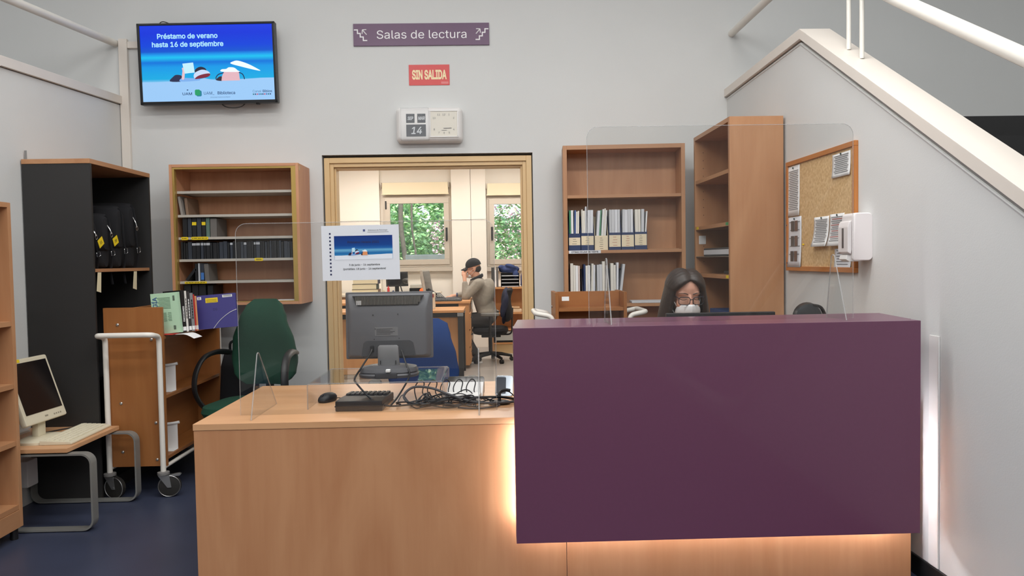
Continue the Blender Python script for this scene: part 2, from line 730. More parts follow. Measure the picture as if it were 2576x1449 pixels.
uframe(mb, DX0 + 0.010, DX1 - 0.008, DZ - 0.018, 0.040, BW + 0.020, BW + 0.14)
uframe(mb, DX0 + 0.050, DX1 - 0.048, DZ - 0.058, 0.028, BW + 0.035, BW + 0.14)
uframe(mb, DX0 + 0.078, DX1 - 0.076, DZ - 0.086, 0.014, BW + 0.060, BW + 0.16)
struct('door_frame', mb, DFRAME)
mb = MB()
uframe(mb, DX0 + 0.001, DX1 - 0.001, DZ - 0.001, 0.008, BW + 0.03, BW + 0.15)
struct('door_reveal', mb, M('dark_joint', (84, 80, 76), 0.9))

# ------------------------------------------------------------------ office shell
OY = 12.0
TILE = bpy.data.materials.new('grey_floor_tile')
TILE.use_nodes = True
nt = TILE.node_tree
p = nt.nodes['Principled BSDF']
p.inputs['Roughness'].default_value = 0.35
tc = nt.nodes.new('ShaderNodeTexCoord')
br = nt.nodes.new('ShaderNodeTexBrick')
br.offset = 0.0
br.inputs['Scale'].default_value = 1.0
br.inputs['Brick Width'].default_value = 0.45
br.inputs['Row Height'].default_value = 0.45
br.inputs['Mortar Size'].default_value = 0.006
br.inputs['Color1'].default_value = (*lin((170, 163, 156)), 1)
br.inputs['Color2'].default_value = (*lin((163, 156, 150)), 1)
br.inputs['Mortar'].default_value = (*lin((196, 190, 182)), 1)
nt.links.new(tc.outputs['Object'], br.inputs['Vector'])
nt.links.new(br.outputs['Color'], p.inputs['Base Color'])
struct('floor_office', MB().box(-4.2, 2.4, BW + 0.01, OY + 0.2, -0.1, 0.0), TILE)
struct('ceiling_office', MB().box(-4.2, 2.4, BW + 0.16, OY + 0.2, 3.0, 3.1), M('office_ceiling_paint', (240, 236, 228), 0.8))
struct('wall_office_left', MB().box(-4.3, -4.2, BW + 0.16, OY + 0.2, 0, 3.1), OFFWALL)
struct('wall_office_right', MB().box(2.4, 2.5, BW + 0.16, OY + 0.2, 0, 3.1), OFFWALL)
W1 = (-1.715, -0.636, 1.285, 2.405)
W2 = (-0.076, 1.003, 1.270, 2.372)
mb = MB()
a, b = OY + 0.02, OY + 0.2
xs = [-4.2, W1[0], W1[1], W2[0], W2[1], 2.4]
mb.box(xs[0], xs[1], a, b, 0, 3.0)
mb.box(xs[2], xs[3], a, b, 0, 3.0)
mb.box(xs[4], xs[5], a, b, 0, 3.0)
for w in (W1, W2):
    mb.box(w[0], w[1], a, b, 0, w[2])
    mb.box(w[0], w[1], a, b, w[3], 3.0)
# projecting panels between the windows, with their joints
for x0, x1 in ((-4.2, -2.75), (-2.745, -1.752), (-0.630, -0.328), (-0.323, -0.088), (1.01, 1.7), (1.705, 2.4)):
    mb.box(x0, x1, OY - 0.08, OY + 0.02, 0, 2.015, 0.003)
    mb.box(x0, x1, OY - 0.08, OY + 0.02, 2.02, 3.0, 0.003)
struct('wall_office_window', mb, OFFWALL, smooth=30)

ALU = M('anodised_aluminium', (198, 188, 174), 0.42, 0.25)


def window(n, w, handle_x, lock_x=None):
    x0, x1, z0, z1 = w
    y0 = OY - 0.035

    def ring(mb, i, t, ya, yb):
        mb.box(x0 + i, x1 - i, ya, yb, z0 + i, z0 + i + t, 0.003)
        mb.box(x0 + i, x1 - i, ya, yb, z1 - i - t, z1 - i, 0.003)
        mb.box(x0 + i, x0 + i + t, ya, yb, z0 + i + t, z1 - i - t, 0.003)
        mb.box(x1 - i - t, x1 - i, ya, yb, z0 + i + t, z1 - i - t, 0.003)
    mb = MB()
    ring(mb, 0.0, 0.045, y0 + 0.02, y0 + 0.13)
    o = mb.build('window_%d' % n, ALU, smooth=30)
    o['kind'] = 'structure'
    mb = MB()
    ring(mb, 0.036, 0.082, y0, y0 + 0.06)
    mb.build('sash', ALU, o, smooth=30)
    MB().box(x0 + 0.11, x1 - 0.11, y0 + 0.03, y0 + 0.036, z0 + 0.09, z1 - 0.11).build('pane', PANE, o, smooth=0)
    mb = MB()
    mb.box(handle_x - 0.016, handle_x + 0.016, y0 - 0.012, y0, 1.70, 1.90, 0.005)
    mb.box(handle_x - 0.013, handle_x + 0.013, y0 - 0.05, y0 - 0.025, 1.68, 1.83, 0.008)
    mb.cyl((handle_x, y0, 1.82), (handle_x, y0 - 0.04, 1.82), 0.012)
    mb.build('window_handle', BLACK, o)
    if lock_x:
        MB().box(lock_x - 0.012, lock_x + 0.012, y0 - 0.01, y0, 2.20, 2.33, 0.004).build('vent_slot', BLACK, o)
    mb = MB()
    mb.box(x0 - 0.01, x1 + 0.01, y0 - 0.05, y0 + 0.02, z0 - 0.07, z0 - 0.005, 0.004)
    mb.build('window_sill', ALU, o)


window(1, W1, W1[1] - 0.078, W1[0] + 0.055)
window(2, W2, W2[0] + 0.078)
BLIND = M('roller_blind_cloth', (236, 222, 192), 0.8)
for w, lab in ((W1, 'cream roller blind rolled up over the full office window'), (W2, 'cream roller blind over the office window cut off by the door jamb')):
    x0, x1 = w[0] + 0.0, w[1] - 0.03
    t = thing('roller_blind', lab, 'roller blind', (x0, OY - 0.03, w[3] + 0.02), group='roller blinds over the office windows')
    MB().box(0.01, x1 - x0 - 0.01, -0.07, -0.01, 0.012, 0.185, 0.006).build('blind_cloth', BLIND, t)
    MB().box(0.0, x1 - x0, -0.078, -0.015, -0.004, 0.014, 0.004).build('bottom_bar', M('blind_bar', (236, 222, 190), 0.5), t)
    for xx in (-0.008, x1 - x0 - 0.002):
        MB().box(xx, xx + 0.01, -0.075, 0.045, 0.10, 0.19, 0.002).build('bracket', ALU, t)

# ------------------------------------------------------------------ outdoors, seen through the office windows
GR = M('garden_soil', (96, 92, 70), 0.9, var=0.2)
struct('ground_outside', MB().box(-6, 5, OY + 0.25, 18, 0.2, 0.4), GR)
rnd = random.Random(5)
LEAFY = bpy.data.materials.new('sunlit_leaves')
LEAFY.use_nodes = True
nt = LEAFY.node_tree
p = nt.nodes['Principled BSDF']
p.inputs['Roughness'].default_value = 0.5
gi = nt.nodes.new('ShaderNodeNewGeometry')
rp = nt.nodes.new('ShaderNodeValToRGB')
e = rp.color_ramp.elements
e[0].color = (*lin((104, 150, 100)), 1)
e[1].color = (*lin((226, 240, 190)), 1)
el = e.new(0.55)
el.color = (*lin((156, 200, 140)), 1)
nt.links.new(gi.outputs['Random Per Island'], rp.inputs['Fac'])
nt.links.new(rp.outputs['Color'], p.inputs['Base Color'])


def leaf_quad(bm, c, s, rn):
    d = Euler((rn.uniform(-1.0, 0.6), rn.uniform(-0.8, 0.8), rn.uniform(0, 6.28))).to_matrix()
    pts = [(-0.5, 0, 0), (-0.15, 0.3, 0.05), (0.5, 0, 0), (-0.15, -0.3, 0.05)]
    bm.faces.new([bm.verts.new(Vector(c) + d @ (Vector(q) * s)) for q in pts])


def hedge(name, label, x0, x1, yf, n, mat, zc=(0.4, 3.4), s=(0.06, 0.14), holes=0.0):
    mb = MB()
    for k in range(n):
        x, z = rnd.uniform(x0, x1), rnd.uniform(*zc)
        y = yf + 0.35 * math.sin(x * 2.3 + z * 1.7) * math.sin(z * 3.1 + x) + rnd.uniform(-0.25, 0.35) + 0.25 * z
        leaf_quad(mb.bm, (x, y, z), rnd.uniform(*s), rnd)
    o = mb.build(name, mat, smooth=0)
    return tag(o, label, 'hedge', kind='stuff')


hedge('ivy_foliage', 'bright green ivy leaves climbing outside the office windows', -4.2, 3.2, 14.2, 15000, LEAFY)
hedge('blossom', 'pink blossom among the leaves outside the office windows', -1.15, -0.35, 13.95, 900, M('pink_petals', (236, 196, 214), 0.6), (0.9, 2.1), (0.04, 0.09))['category'] = 'flowers'
o = hedge('oleander_blossom', 'pink blossom outside the office window cut off by the door jamb', 0.0, 1.1, 13.9, 1100, MATS['pink_petals'], (1.2, 2.6), (0.03, 0.08))
o['category'] = 'flowers'
mb = MB()
for k in range(40):
    x, z = rnd.uniform(-4.4, 3.4), rnd.uniform(0.6, 3.6)
    mb.ell((x, 15.4 + 0.25 * z, z), (0.7, 0.35, 0.6), u=10, v=8)
tag(blob('hedge_thicket', mb, M('dark_thicket', (110, 150, 110), 0.8, var=0.5, vscale=14), vox=0.08, smooth=2), 'dense green hedge mass behind the ivy outside the office', 'hedge', kind='stuff')
mb = MB()
for k, (x, r) in enumerate(((0, 0.05), (0.20, 0.028))):
    mb.tube(curve([(x, 0, 0), (x + 0.04, 0.05, 0.9), (x - 0.04, 0.1, 1.8), (x + 0.05, 0.15, 3.0)], 6), r, 10)
o = blob('ivy_trunk', mb, M('grey_bark', (92, 86, 78), 0.9, var=0.3, vscale=20), vox=0.03, smooth=2)
o.location = (-1.62, 13.75, 0.4)
tag(o, 'grey twin ivy trunk growing up outside the full office window', 'tree trunk')
o = MB().box(-1.50, 0.0, 13.1, 13.35, 0.4, 1.49, 0.01).build('garden_wall', M('white_garden_wall', (212, 216, 220), 0.8, var=0.1, vscale=12))
tag(o, kind='structure')
# ------------------------------------------------------------------ things on the back wall
def shp(pts, y, t=0.001):
    """flat outline in the XZ plane, t thick, its front at y"""
    return MB().prism(pts, 'y', y, y + t)


def circ(cx, cz, rx, rz, n=20, a0=0, a1=360):
    return [(cx + rx * math.cos(R(a0 + (a1 - a0) * k / n)), cz + rz * math.sin(R(a0 + (a1 - a0) * k / n))) for k in range(n)]


def glow(name, c, e=1.0):
    return M(name, (8, 8, 8), 0.5, emit=(c, e))


def beach(parent, w, h, y, mk, pre, low=1.0):
    """a reader lying on the sand with a book, and a basket beside: flat picture shapes. w,h: picture size; mk: material maker"""
    def P(fx, fz):
        return ((fx - 0.5) * w, (0.5 - fz) * h)

    def add(n, pts, col, dy=0.0):
        pl = [P(*q) for q in pts]
        if n not in ('sand', 'open_book', 'basket'):
            pl = [(v.x, v.z) for v in curve([(a, 0, b) for a, b in pl], 4, closed=True)]
        shp(pl, y - dy).build(n, mk(pre + n, col), parent, smooth=0)
    add('sand', [(0, .735), (.12, .735), (.30, .725), (.42, .715), (.47, .695), (.52, .715), (.6, .725), (.8, .715), (.9, .705), (1, .705), (1, low), (0, low)], (150, 196, 240) if pre == 'tv_' else (232, 236, 244))
    add('legs', [(.21, .73), (.235, .67), (.26, .645), (.30, .66), (.31, .73)], (22, 30, 70), .0006)
    add('shirt', [(.29, .735), (.30, .69), (.35, .69), (.42, .70), (.43, .725)], (120, 170, 230), .0008)
    add('arm', [(.305, .56), (.32, .555), (.325, .6), (.318, .70), (.30, .70), (.308, .6)], (226, 188, 196), .001)
    add('open_book', [(.31, .50), (.352, .493), (.392, .487), (.40, .62), (.36, .625), (.325, .632)], (190, 232, 248), .0012)
    add('hair_bun', [(.40, .60), (.42, .56), (.45, .545), (.48, .565), (.49, .60), (.47, .64), (.42, .64)], (20, 20, 50), .0014)
    add('hat', [(.392, .66), (.405, .62), (.45, .585), (.49, .595), (.515, .63), (.50, .655), (.45, .65), (.40, .695)], (196, 214, 240), .0016)
    add('hat_band', [(.40, .705), (.42, .67), (.46, .645), (.51, .635), (.515, .66), (.49, .685), (.44, .70)], (120, 20, 50), .0018)
    add('bag', [(.56, .725), (.585, .68), (.61, .685), (.61, .735)], (40, 24, 44), .0006)
    add('basket', [(.60, .735), (.605, .68), (.62, .62), (.735, .62), (.74, .735)], (222, 176, 186) if pre == 'tv_' else (230, 150, 96), .001)
    add('towel', [(.605, .615), (.605, .585), (.64, .58), (.66, .56), (.70, .565), (.725, .6), (.735, .622)], (236, 244, 250), .0012)
    m = mk(pre + 'basket_handle', (30, 30, 70))
    for pts in (((.62, .63), (.58, .65), (.56, .69), (.562, .725)), ((.735, .63), (.76, .65), (.772, .69), (.775, .72))):
        q = [Vector((P(*p)[0], y - .001, P(*p)[1])) for p in pts]
        MB().tube(curve(q, 4), 0.0035 * w, 5).build('basket_handle', m, parent)


# --- television
tv = thing('television', 'wall-mounted black flat TV showing a blue beach picture', 'television', (-2.032, 5.575, 2.828), rot=(R(1.5), R(-0.55), 0))
mb = MB()
W, H = 0.985, 0.578
mb.box(-W / 2, W / 2, -0.002, 0.045, -H / 2, H / 2, 0.006)
mb.box(-0.34, 0.34, 0.045, 0.085, -0.2, 0.2, 0.012)
mb.box(-W / 2, W / 2, -0.012, 0.0, H / 2 - 0.017, H / 2, 0.003)
mb.box(-W / 2, W / 2, -0.012, 0.0, -H / 2, -H / 2 + 0.022, 0.003)
mb.box(-W / 2, -W / 2 + 0.02, -0.012, 0.0, -H / 2, H / 2, 0.003)
mb.box(W / 2 - 0.02, W / 2, -0.012, 0.0, -H / 2, H / 2, 0.003)
mb.build('housing', M('tv_black', (22, 22, 26), 0.3), tv)
sw, sh = W - 0.04, H - 0.038
TVP = ramp_mat('tv_picture', [(0, (150, 196, 240)), (.26, (120, 190, 232)), (.30, (18, 168, 222)), (.46, (10, 150, 226)), (.52, (0, 110, 214)), (.585, (20, 190, 236)), (.62, (18, 150, 230)), (.66, (6, 84, 204)), (.74, (6, 66, 214)), (.9, (14, 52, 214)), (1, (22, 58, 220))], -sh / 2, sh / 2, emit=1.0)
scr = MB().box(-sw / 2, sw / 2, -0.006, -0.002, -sh / 2 + .002, sh / 2 + .002).build('screen', TVP, tv, smooth=0)
beach(scr, sw, sh, -0.008, glow, 'tv_')
TXT = glow('tv_caption', (170, 226, 250), 1.05)
text('Préstamo de verano', 0.066, TXT, scr, (-0.135, -0.0082, 0.196), bold=0.0014)
text('hasta 16 de septiembre', 0.066, TXT, scr, (-0.135, -0.0082, 0.138), bold=0.0014)
shp([(v.x, v.z) for v in curve([(.165, 0, -.005), (.185, 0, .010), (.22, 0, .014), (.29, 0, -.010), (.36, 0, -.048), (.375, 0, -.060), (.33, 0, -.052), (.24, 0, -.028)], 4, closed=True)], -0.007).build('sun_glint', glow('tv_glint', (236, 250, 255)), scr, smooth=0)
DT = glow('tv_logo_ink', (16, 60, 110))
text('UAM', 0.036, DT, scr, (-0.155, -0.0088, -0.215), bold=0.0004, w=1.25)
shp(circ(-.152, -.188, .006, .004, 8), -0.0092).build('logo_dot', DT, scr, smooth=0)
shp(rrect(-.09, -.052, -.235, -.193, .01), -0.0088).build('logo_block', glow('tv_logo_teal', (20, 120, 150)), scr, smooth=0)
shp(rrect(-.10, -.062, -.228, -.186, .01), -0.0092).build('logo_block', glow('tv_logo_green', (16, 150, 96)), scr, smooth=0)
text('UAM_', 0.04, DT, scr, (0.0, -0.0088, -0.213))
text('Biblioteca', 0.04, DT, scr, (0.125, -0.0088, -0.213), bold=0.0005)
text('Universidad Autónoma de Madrid', 0.013, DT, scr, (0.08, -0.0088, -0.243))
text('Canal', 0.034, glow('tv_logo_pale', (70, 120, 160)), scr, (0.345, -0.0088, -0.206))
text('Biblos', 0.034, DT, scr, (0.42, -0.0088, -0.206), bold=0.0004)
for k in range(10):
    shp([(0.315 + .0135 * k, -.232), (.324 + .0135 * k, -.232), (.324 + .0135 * k, -.223), (.315 + .0135 * k, -.223)], -0.0088).build(
        'logo_square', glow('tv_square_%d' % (k % 4), ((20, 110, 120), (30, 60, 110), (190, 70, 100), (60, 100, 170))[k % 4]), scr, smooth=0)
mb = MB()
mb.tube(curve([(-.345, .02, .28), (-.33, .02, .303), (-.30, .02, .305), (-.25, .02, .285)], 6), 0.0035, 6)
mb.build('tv_cable', BLACK, tv)
mb = MB()
mb.tube(curve([(.06, .03, -.27), (.1, .03, -.305), (.16, .03, -.315), (.22, .03, -.305), (.26, .03, -.27)], 6), 0.0035, 6)
mb.build('tv_cable', BLACK, tv)
mb = MB()
mb.box(-.12, .12, .085, .118, -.12, .12, .004)
mb.build('wall_bracket', BLACK, tv)
mb = MB()
mb.box(.33, .355, .0, .03, -.298, -.288, .004)
mb.build('sensor', BLACK, tv)

# --- purple direction sign
sg = thing('direction_sign', 'long purple wall sign reading Salas de lectura with two stair symbols', 'sign', (-0.497, BW - 0.0125, 3.056), rot=(0, 0, 0))
MB().box(-.503, .503, 0, .012, -.0815, .0815, 0.0015).build('panel', M('sign_purple', (104, 74, 104), 0.35), sg)
SW = M('sign_white', (242, 240, 242), 0.5)
text('Salas de lectura', 0.118, SW, sg, (0.003, -0.001, 0.0), w=1.09)
for s in (-1, 1):
    mb = MB()
    st = [(.43, -.042), (.43, -.022), (.452, -.022), (.452, -.000), (.474, -.000), (.474, .022), (.494, .022), (.494, .044)]
    st = [(.405, -.042), (.43, -.042), (.43, -.016), (.452, -.016), (.452, .010), (.472, .010), (.472, .036), (.494, .036)]
    path = [Vector((s * x - (0 if s > 0 else 0), -.0008, z)) for x, z in st]
    for q, (a, b) in enumerate(zip(path, path[1:])):
        x0, x1 = sorted((a.x, b.x))
        z0, z1 = sorted((a.z, b.z))
        mb.box(x0 - .004, x1 + .004, -.001 - .0003 * (q % 2), .0, z0 - .004, z1 + .004)
    mb.build('stair_symbol', SW, sg, smooth=0)
    mb = MB()
    for p, q in (((.405, .0), (.436, .036)), ((.436, .036), (.438, .006)), ((.436, .036), (.406, .037))):
        mb.cyl((s * p[0], -.0005, p[1]), (s * q[0], -.0005, q[1]), .0036, seg=6)
    mb.build('arrow_symbol', SW, sg, smooth=0)

sg = thing('exit_notice', 'small red wall notice reading SIN SALIDA above the flip calendar clock', 'sign', (-0.446, BW - 0.004, 2.7585))
MB().box(-.151, .151, 0, .003, -.076, .076, 0.001).build('plate', M('notice_red', (206, 32, 30), 0.3), sg)
text('SIN SALIDA', 0.122, M('notice_cream', (246, 226, 180), 0.5), sg, (0.0, -0.0006, 0.002), w=0.515, bold=0.0042)
MB().box(.088, .142, -.0006, 0, -.066, -.05).build('maker_patch', M('notice_patch', (226, 130, 130), 0.5), sg)

# --- clock and flip calendar
ck = thing('wall_clock', 'white wall clock with flip calendar above the office doorway', 'clock', (-0.447, BW - 0.001, 2.377))
mb = MB()
rings = []
for y, i in ((0, 0), (-.055, 0), (-.075, .006), (-.09, .022), (-.094, .028)):
    rings.append([Vector((x, y, z)) for x, z in rrect(-.244 + i, .244 - i, -.128 + i, .128 - i, max(.032 - i * .6, .012), 6)])
mb.loft(rings)
mb.build('case', WHITE, ck, smooth=40)
dial = MB().box(.012, .206, -.0965, -.094, -.088, .093, .002).build('dial', M('dial_face', (228, 222, 208), 0.6), ck)
mb = MB()
for a in ((.004, .214, .093, .101), (.004, .214, -.096, -.088), (.004, .012, -.088, .093), (.206, .214, -.088, .093)):
    mb.box(a[0], a[1], -.102, -.093, a[2], a[3], .002)
mb.build('dial_frame', WHITE, ck)
CI = M('clock_ink', (66, 62, 58), 0.7)
for n in range(1, 13):
    if n in (3, 9):
        continue
    a = R(90 - 30 * n)
    cx, cz = math.cos(a), math.sin(a)
    k = min(.083 / max(abs(cx), 1e-3), .066 / max(abs(cz), 1e-3))
    k = min(k, .083)
    text(str(n), .027, CI, dial, (.109 + cx * k, -.0975, .003 + cz * k))
mb = MB()
mb.box(.105, .165, -.099, -.098, -.032, -.028)
mb.box(.09, .13, -.099, -.098, -.046, -.0435)
mb.build('clock_hand', CI, dial)
MB().box(.012, .206, -.104, -.1025, -.088, .093).build('glass', clear('clock_glass', (0.97, 0.97, 0.97), 0.012), ck, smooth=0)
DKF = M('flip_black', (44, 46, 54), 0.5)
FLT = M('flip_white', (214, 218, 222), 0.6)
for x0, x1, z0, z1, s, sz in ((-.168, -.106, .012, .078, 'SEP', .046), (-.086, -.026, .012, .078, 'MAR', .046), (-.168, -.024, -.088, .0, '14', .098)):
    f = MB().box(x0, x1, -.0965, -.09, z0, z1, .002).build('flip_card', DKF, ck)
    text(s, sz, FLT, f, ((x0 + x1) / 2, -.0972, (z0 + z1) / 2), w=.68 if sz < .05 else .95, bold=.0012, shear=.18)
mb = MB()
mb.box(-.205, -.002, -.128, -.126, -.118, .118, .001)
mb.box(-.205, -.203, -.128, -.085, -.118, .118, .0005)
mb.box(-.004, -.002, -.128, -.085, -.118, .118, .0005)
mb.box(-.205, -.002, -.128, -.085, .116, .118, .0005)
mb.box(-.205, -.002, -.128, -.085, -.118, -.116, .0005)
mb.build('calendar_cover', clear('cover_plastic', (0.95, 0.95, 0.95), 0.015), ck, smooth=0)


# --- handrails
def rail(name, label, pts, r, posts):
    t = thing(name, label, 'handrail', pts[0])
    o = Vector(pts[0])
    MB().tube(bend([Vector(p) - o for p in pts], 0.12), r, 16).build('rail', TUBEW, t)
    for p, q, rr in posts:
        MB().cyl(Vector(p) - o, Vector(q) - o, rr, seg=12).build('post', TUBEW, t)
    return t


def capz(y):
    return 2.657 - (4.304 - y) * 0.5935 if y < 4.304 else 2.657


xr = RW + 0.085
rail('handrail', 'white tubular handrail ending at the back wall above the tall bookcase',
     [(1.827, BW - 0.002, 3.042), (1.827, 4.75, 3.042), (1.827, 4.35, 3.05)], 0.026, [])
rail('handrail', 'thick white tubular handrail sloping down over the stair wall on two thin posts',
     [(xr, 4.1, 2.93), (xr, 3.53, 2.575), (xr, 2.67, 2.075), (xr, 0.6, 0.87)], 0.031,
     [((xr, 3.93, capz(3.93)), (xr, 3.93, 2.80), 0.0115), ((xr, 3.79, capz(3.79)), (xr, 3.79, 2.71), 0.0115)])
rail('handrail', 'white tubular handrail above the dark cabinet ending at the back wall beside the TV',
     [(-2.745, BW - 0.002, 3.012), (-2.765, 4.5, 2.925), (-2.77, 4.1, 2.89)], 0.026, [])

# ------------------------------------------------------------------ wall cabinet with grey shelves
WX0, WX1, WY, WZ0, WZ1 = -2.252, -1.353, 5.37, 1.085, 2.078
cb = thing('wall_cabinet', 'open beech cabinet hung on the wall with six grey edged shelf rows', 'cabinet', (WX0, WY, WZ0))
cw, ch, cd = WX1 - WX0, WZ1 - WZ0, BW - WY - 0.001
for n, a in (('side_panel', (0, .02, 0, cd, 0, ch)), ('side_panel', (cw - .02, cw, 0, cd, 0, ch)), ('top_panel', (.02, cw - .02, 0, cd, ch - .02, ch)),
             ('bottom_panel', (.02, cw - .02, 0, cd, 0, .02)), ('back_panel', (.02, cw - .02, cd - .01, cd, .02, ch - .02))):
    MB().box(*a, bev=.0015).build(n, REDX if n in ('top_panel', 'bottom_panel') else RED, cb)
BR_ = M('brass_track', (196, 164, 92), 0.35, 0.5)
for a in ((.02, .034, .004, .04, .02, ch - .02), (cw - .052, cw - .02, .002, .05, .02, ch - .02), (.034, cw - .052, .004, .04, ch - .034, ch - .02), (.034, cw - .052, .004, .03, .02, .026)):
    MB().box(*a, bev=.001).build('shutter_track', BR_, cb)
EDGE = M('grey_edge', (186, 180, 170), 0.5)
SHZ = [z - WZ0 for z in (1.886, 1.719, 1.561, 1.405, 1.249)]
for k, z in enumerate(SHZ):
    s = MB().box(.036, cw - .054, .04, cd - .012, z - .009, z + .009, .001).build('shelf', EDGE, cb)
    if k == 2:
        for x0, x1, tx in ((.055, .105, 3), (.125, .245, 8)):
            l = MB().prism(rrect(x0, x1, z - .011, z + .011, .008), 'y', .0385, .04).build('shelf_label', YELLOW, s)
            mb = MB()
            for q in range(tx):
                xa = x0 + .008 + (x1 - x0 - .016) * q / tx
                mb.box(xa, xa + (x1 - x0 - .016) / tx * (.6 + .3 * (q % 2)), .0380, .0385, z - .002, z + .002)
            mb.build('printed_lines', INK, l, smooth=0)
    if k == 3:
        l = MB().prism(rrect(.565, .625, z - .011, z + .011, .006), 'y', .0385, .04).build('shelf_label', YELLOW, s)
        text('SERIES', .015, INK, l, (.595, .0382, z), bold=.0003)
    if k == 4:
        l = MB().prism(rrect(.07, .225, z - .008, z + .006, .004), 'y', .0385, .04).build('shelf_label', YELLOW, s)
        mb = MB()
        for q in range(7):
            mb.box(.078 + .02 * q, .092 + .02 * q + .003 * (q % 2), .0380, .0385, z - .0025, z + .001)
        mb.build('printed_lines', INK, l, smooth=0)
MB().box(cw - .001, cw + .003, .02, .045, ch - .05, ch - .02, .001).build('sticker', M('sticker_beige', (206, 178, 138)), cb)


def upright(name, cat, label, group, x, y, z, t, h, d, col, lean=0.0, sticker=None, rz=0.0, parts=True):
    """a folder, case or booklet standing on a shelf, spine to the room (-Y)"""
    o = thing(name, label, cat, (x, y, z), group=group, rot=(0, lean, rz))
    mb = MB()
    mb.box(-t / 2, -t / 2 + .002, 0, d, 0, h, .0006)
    mb.box(t / 2 - .002, t / 2, 0, d, 0, h, .0006)
    mb.box(-t / 2, t / 2, 0, .003, 0, h, .0006)
    mb.build('cover', col, o)
    MB().box(-t / 2 + .002, t / 2 - .002, .003, d - .004, .002, h - .004).build('pages', PAGES if parts is True else parts, o)
    if sticker:
        z0, z1, sm = sticker
        MB().box(-t / 2 + .001, t / 2 - .001, -.0006, .0, z0, z1).build('spine_label', sm, o)
    return o


BK1, BK2, BK3 = M('folder_black', (30, 32, 36), 0.5), M('folder_slate', (52, 58, 68), 0.5), M('folder_grey', (108, 104, 100), 0.6)
# row under the second shelf: one pale folder leaning
upright('folder', 'folder', 'pale grey folder leaning alone on the second shelf row of the wall cabinet', None, WX0 + .055, WY + .07, WZ0 + SHZ[1] + .0085, .02, .135, .2, M('folder_pale', (150, 144, 138), 0.6), lean=R(-9))
upright('folder', 'folder', 'brown folder leaning behind the pale one on the second shelf row', None, WX0 + .085, WY + .09, WZ0 + SHZ[1] + .0085, .022, .125, .2, M('folder_brown', (130, 104, 84), 0.6), lean=R(-5))
xx = WX0 + .058
for k, (t, h, m, st) in enumerate(((.036, .137, BK1, None), (.03, .135, BK2, None), (.034, .137, BK1, 1), (.034, .138, BK2, None), (.03, .137, BK1, 1), (.03, .136, M('folder_green', (92, 118, 108), .5), None), (.05, .132, BK3, None))):
    lab = ('black folder with no sticker first in the third shelf row', 'slate folder second in the third shelf row', 'black folder with a yellow sticker, nearer the cabinet side wall', 'slate folder between the two stickered folders',
           'black folder with a yellow sticker beside the green folder', 'thin grey green folder on the third shelf row', 'thick grey folder last in the third shelf row')[k]
    upright('folder', 'folder', lab, 'folders on the third shelf row', xx + t / 2, WY + .06, WZ0 + SHZ[2] + .0085, t - .002, h, .2, m, lean=R(0), sticker=(.085, .108, YELLOW) if st else None)
    xx += t
# fourth row: dark video cases across the whole width, some with white labels
xx, k = WX0 + .042, 0
rnd = random.Random(8)
WL = M('case_white_label', (190, 194, 200), 0.6)
while xx < WX1 - .085:
    t = rnd.choice((.016, .016, .022, .03))
    lit = k in (4, 5, 6, 7, 8, 15, 20, 24, 25)
    upright('video_case', 'video case', 'dark video case with a white strip at its top in the packed fourth shelf row' if lit else 'plain dark video case in the packed fourth shelf row of the wall cabinet',
            'white topped video cases on the fourth shelf row' if lit else 'dark video cases on the fourth shelf row', xx + t / 2, WY + .055 + rnd.uniform(0, .012), WZ0 + SHZ[3] + .0085, t - .0015, rnd.choice((.12, .124, .115)), .14,
            rnd.choice((BK1, BK1, BK1, BK2)), sticker=(.098, .114, WL) if lit else None, parts=INNER)
    xx += t
    k += 1
# fifth row: a few leaning
for k, (x, t, h, m, l, lab) in enumerate(((.075, .02, .13, BK1, -38, 'black folder lying slanted at the start of the fifth shelf row'), (.145, .018, .125, BK1, 0, 'black case standing upright in the fifth shelf row'), (.165, .014, .128, WL, 0, 'thin white case in the fifth shelf row'),
                                          (.188, .024, .122, BK2, 0, 'slate case with a blue label in the fifth shelf row'), (.222, .034, .122, BK3, 3, 'grey case closing the fifth shelf row'))):
    upright('media_case', 'video case', lab, 'cases on the fifth shelf row', WX0 + x, WY + .06, WZ0 + SHZ[4] + .0085 + (.006 if l < -5 else 0), t, h * (.8 if l < -5 else 1), .16, m, lean=R(-l if l > 0 else l * -1), sticker=(.01, .06, M('blue_label', (70, 120, 190))) if k == 3 else None, parts=INNER)
for k, (x, t, h) in enumerate(((.075, .05, .13), (.13, .045, .125), (.18, .05, .128), (.236, .04, .12))):
    upright('box_file', 'box file', 'dark box file on the lowest row of the wall cabinet', 'dark box files on the lowest shelf row', WX0 + x, WY + .07, WZ0 + .0205, t, h, .2, BK1, parts=INNER)
MB().box(0, .14, 0, .12, 0, .008, .001).build('paper_stack', PAPER, loc=(WX1 - .20, WY + .07, WZ0 + .0205))
tag(bpy.data.objects['paper_stack'], 'loose white papers at the bottom corner of the wall cabinet', 'papers')

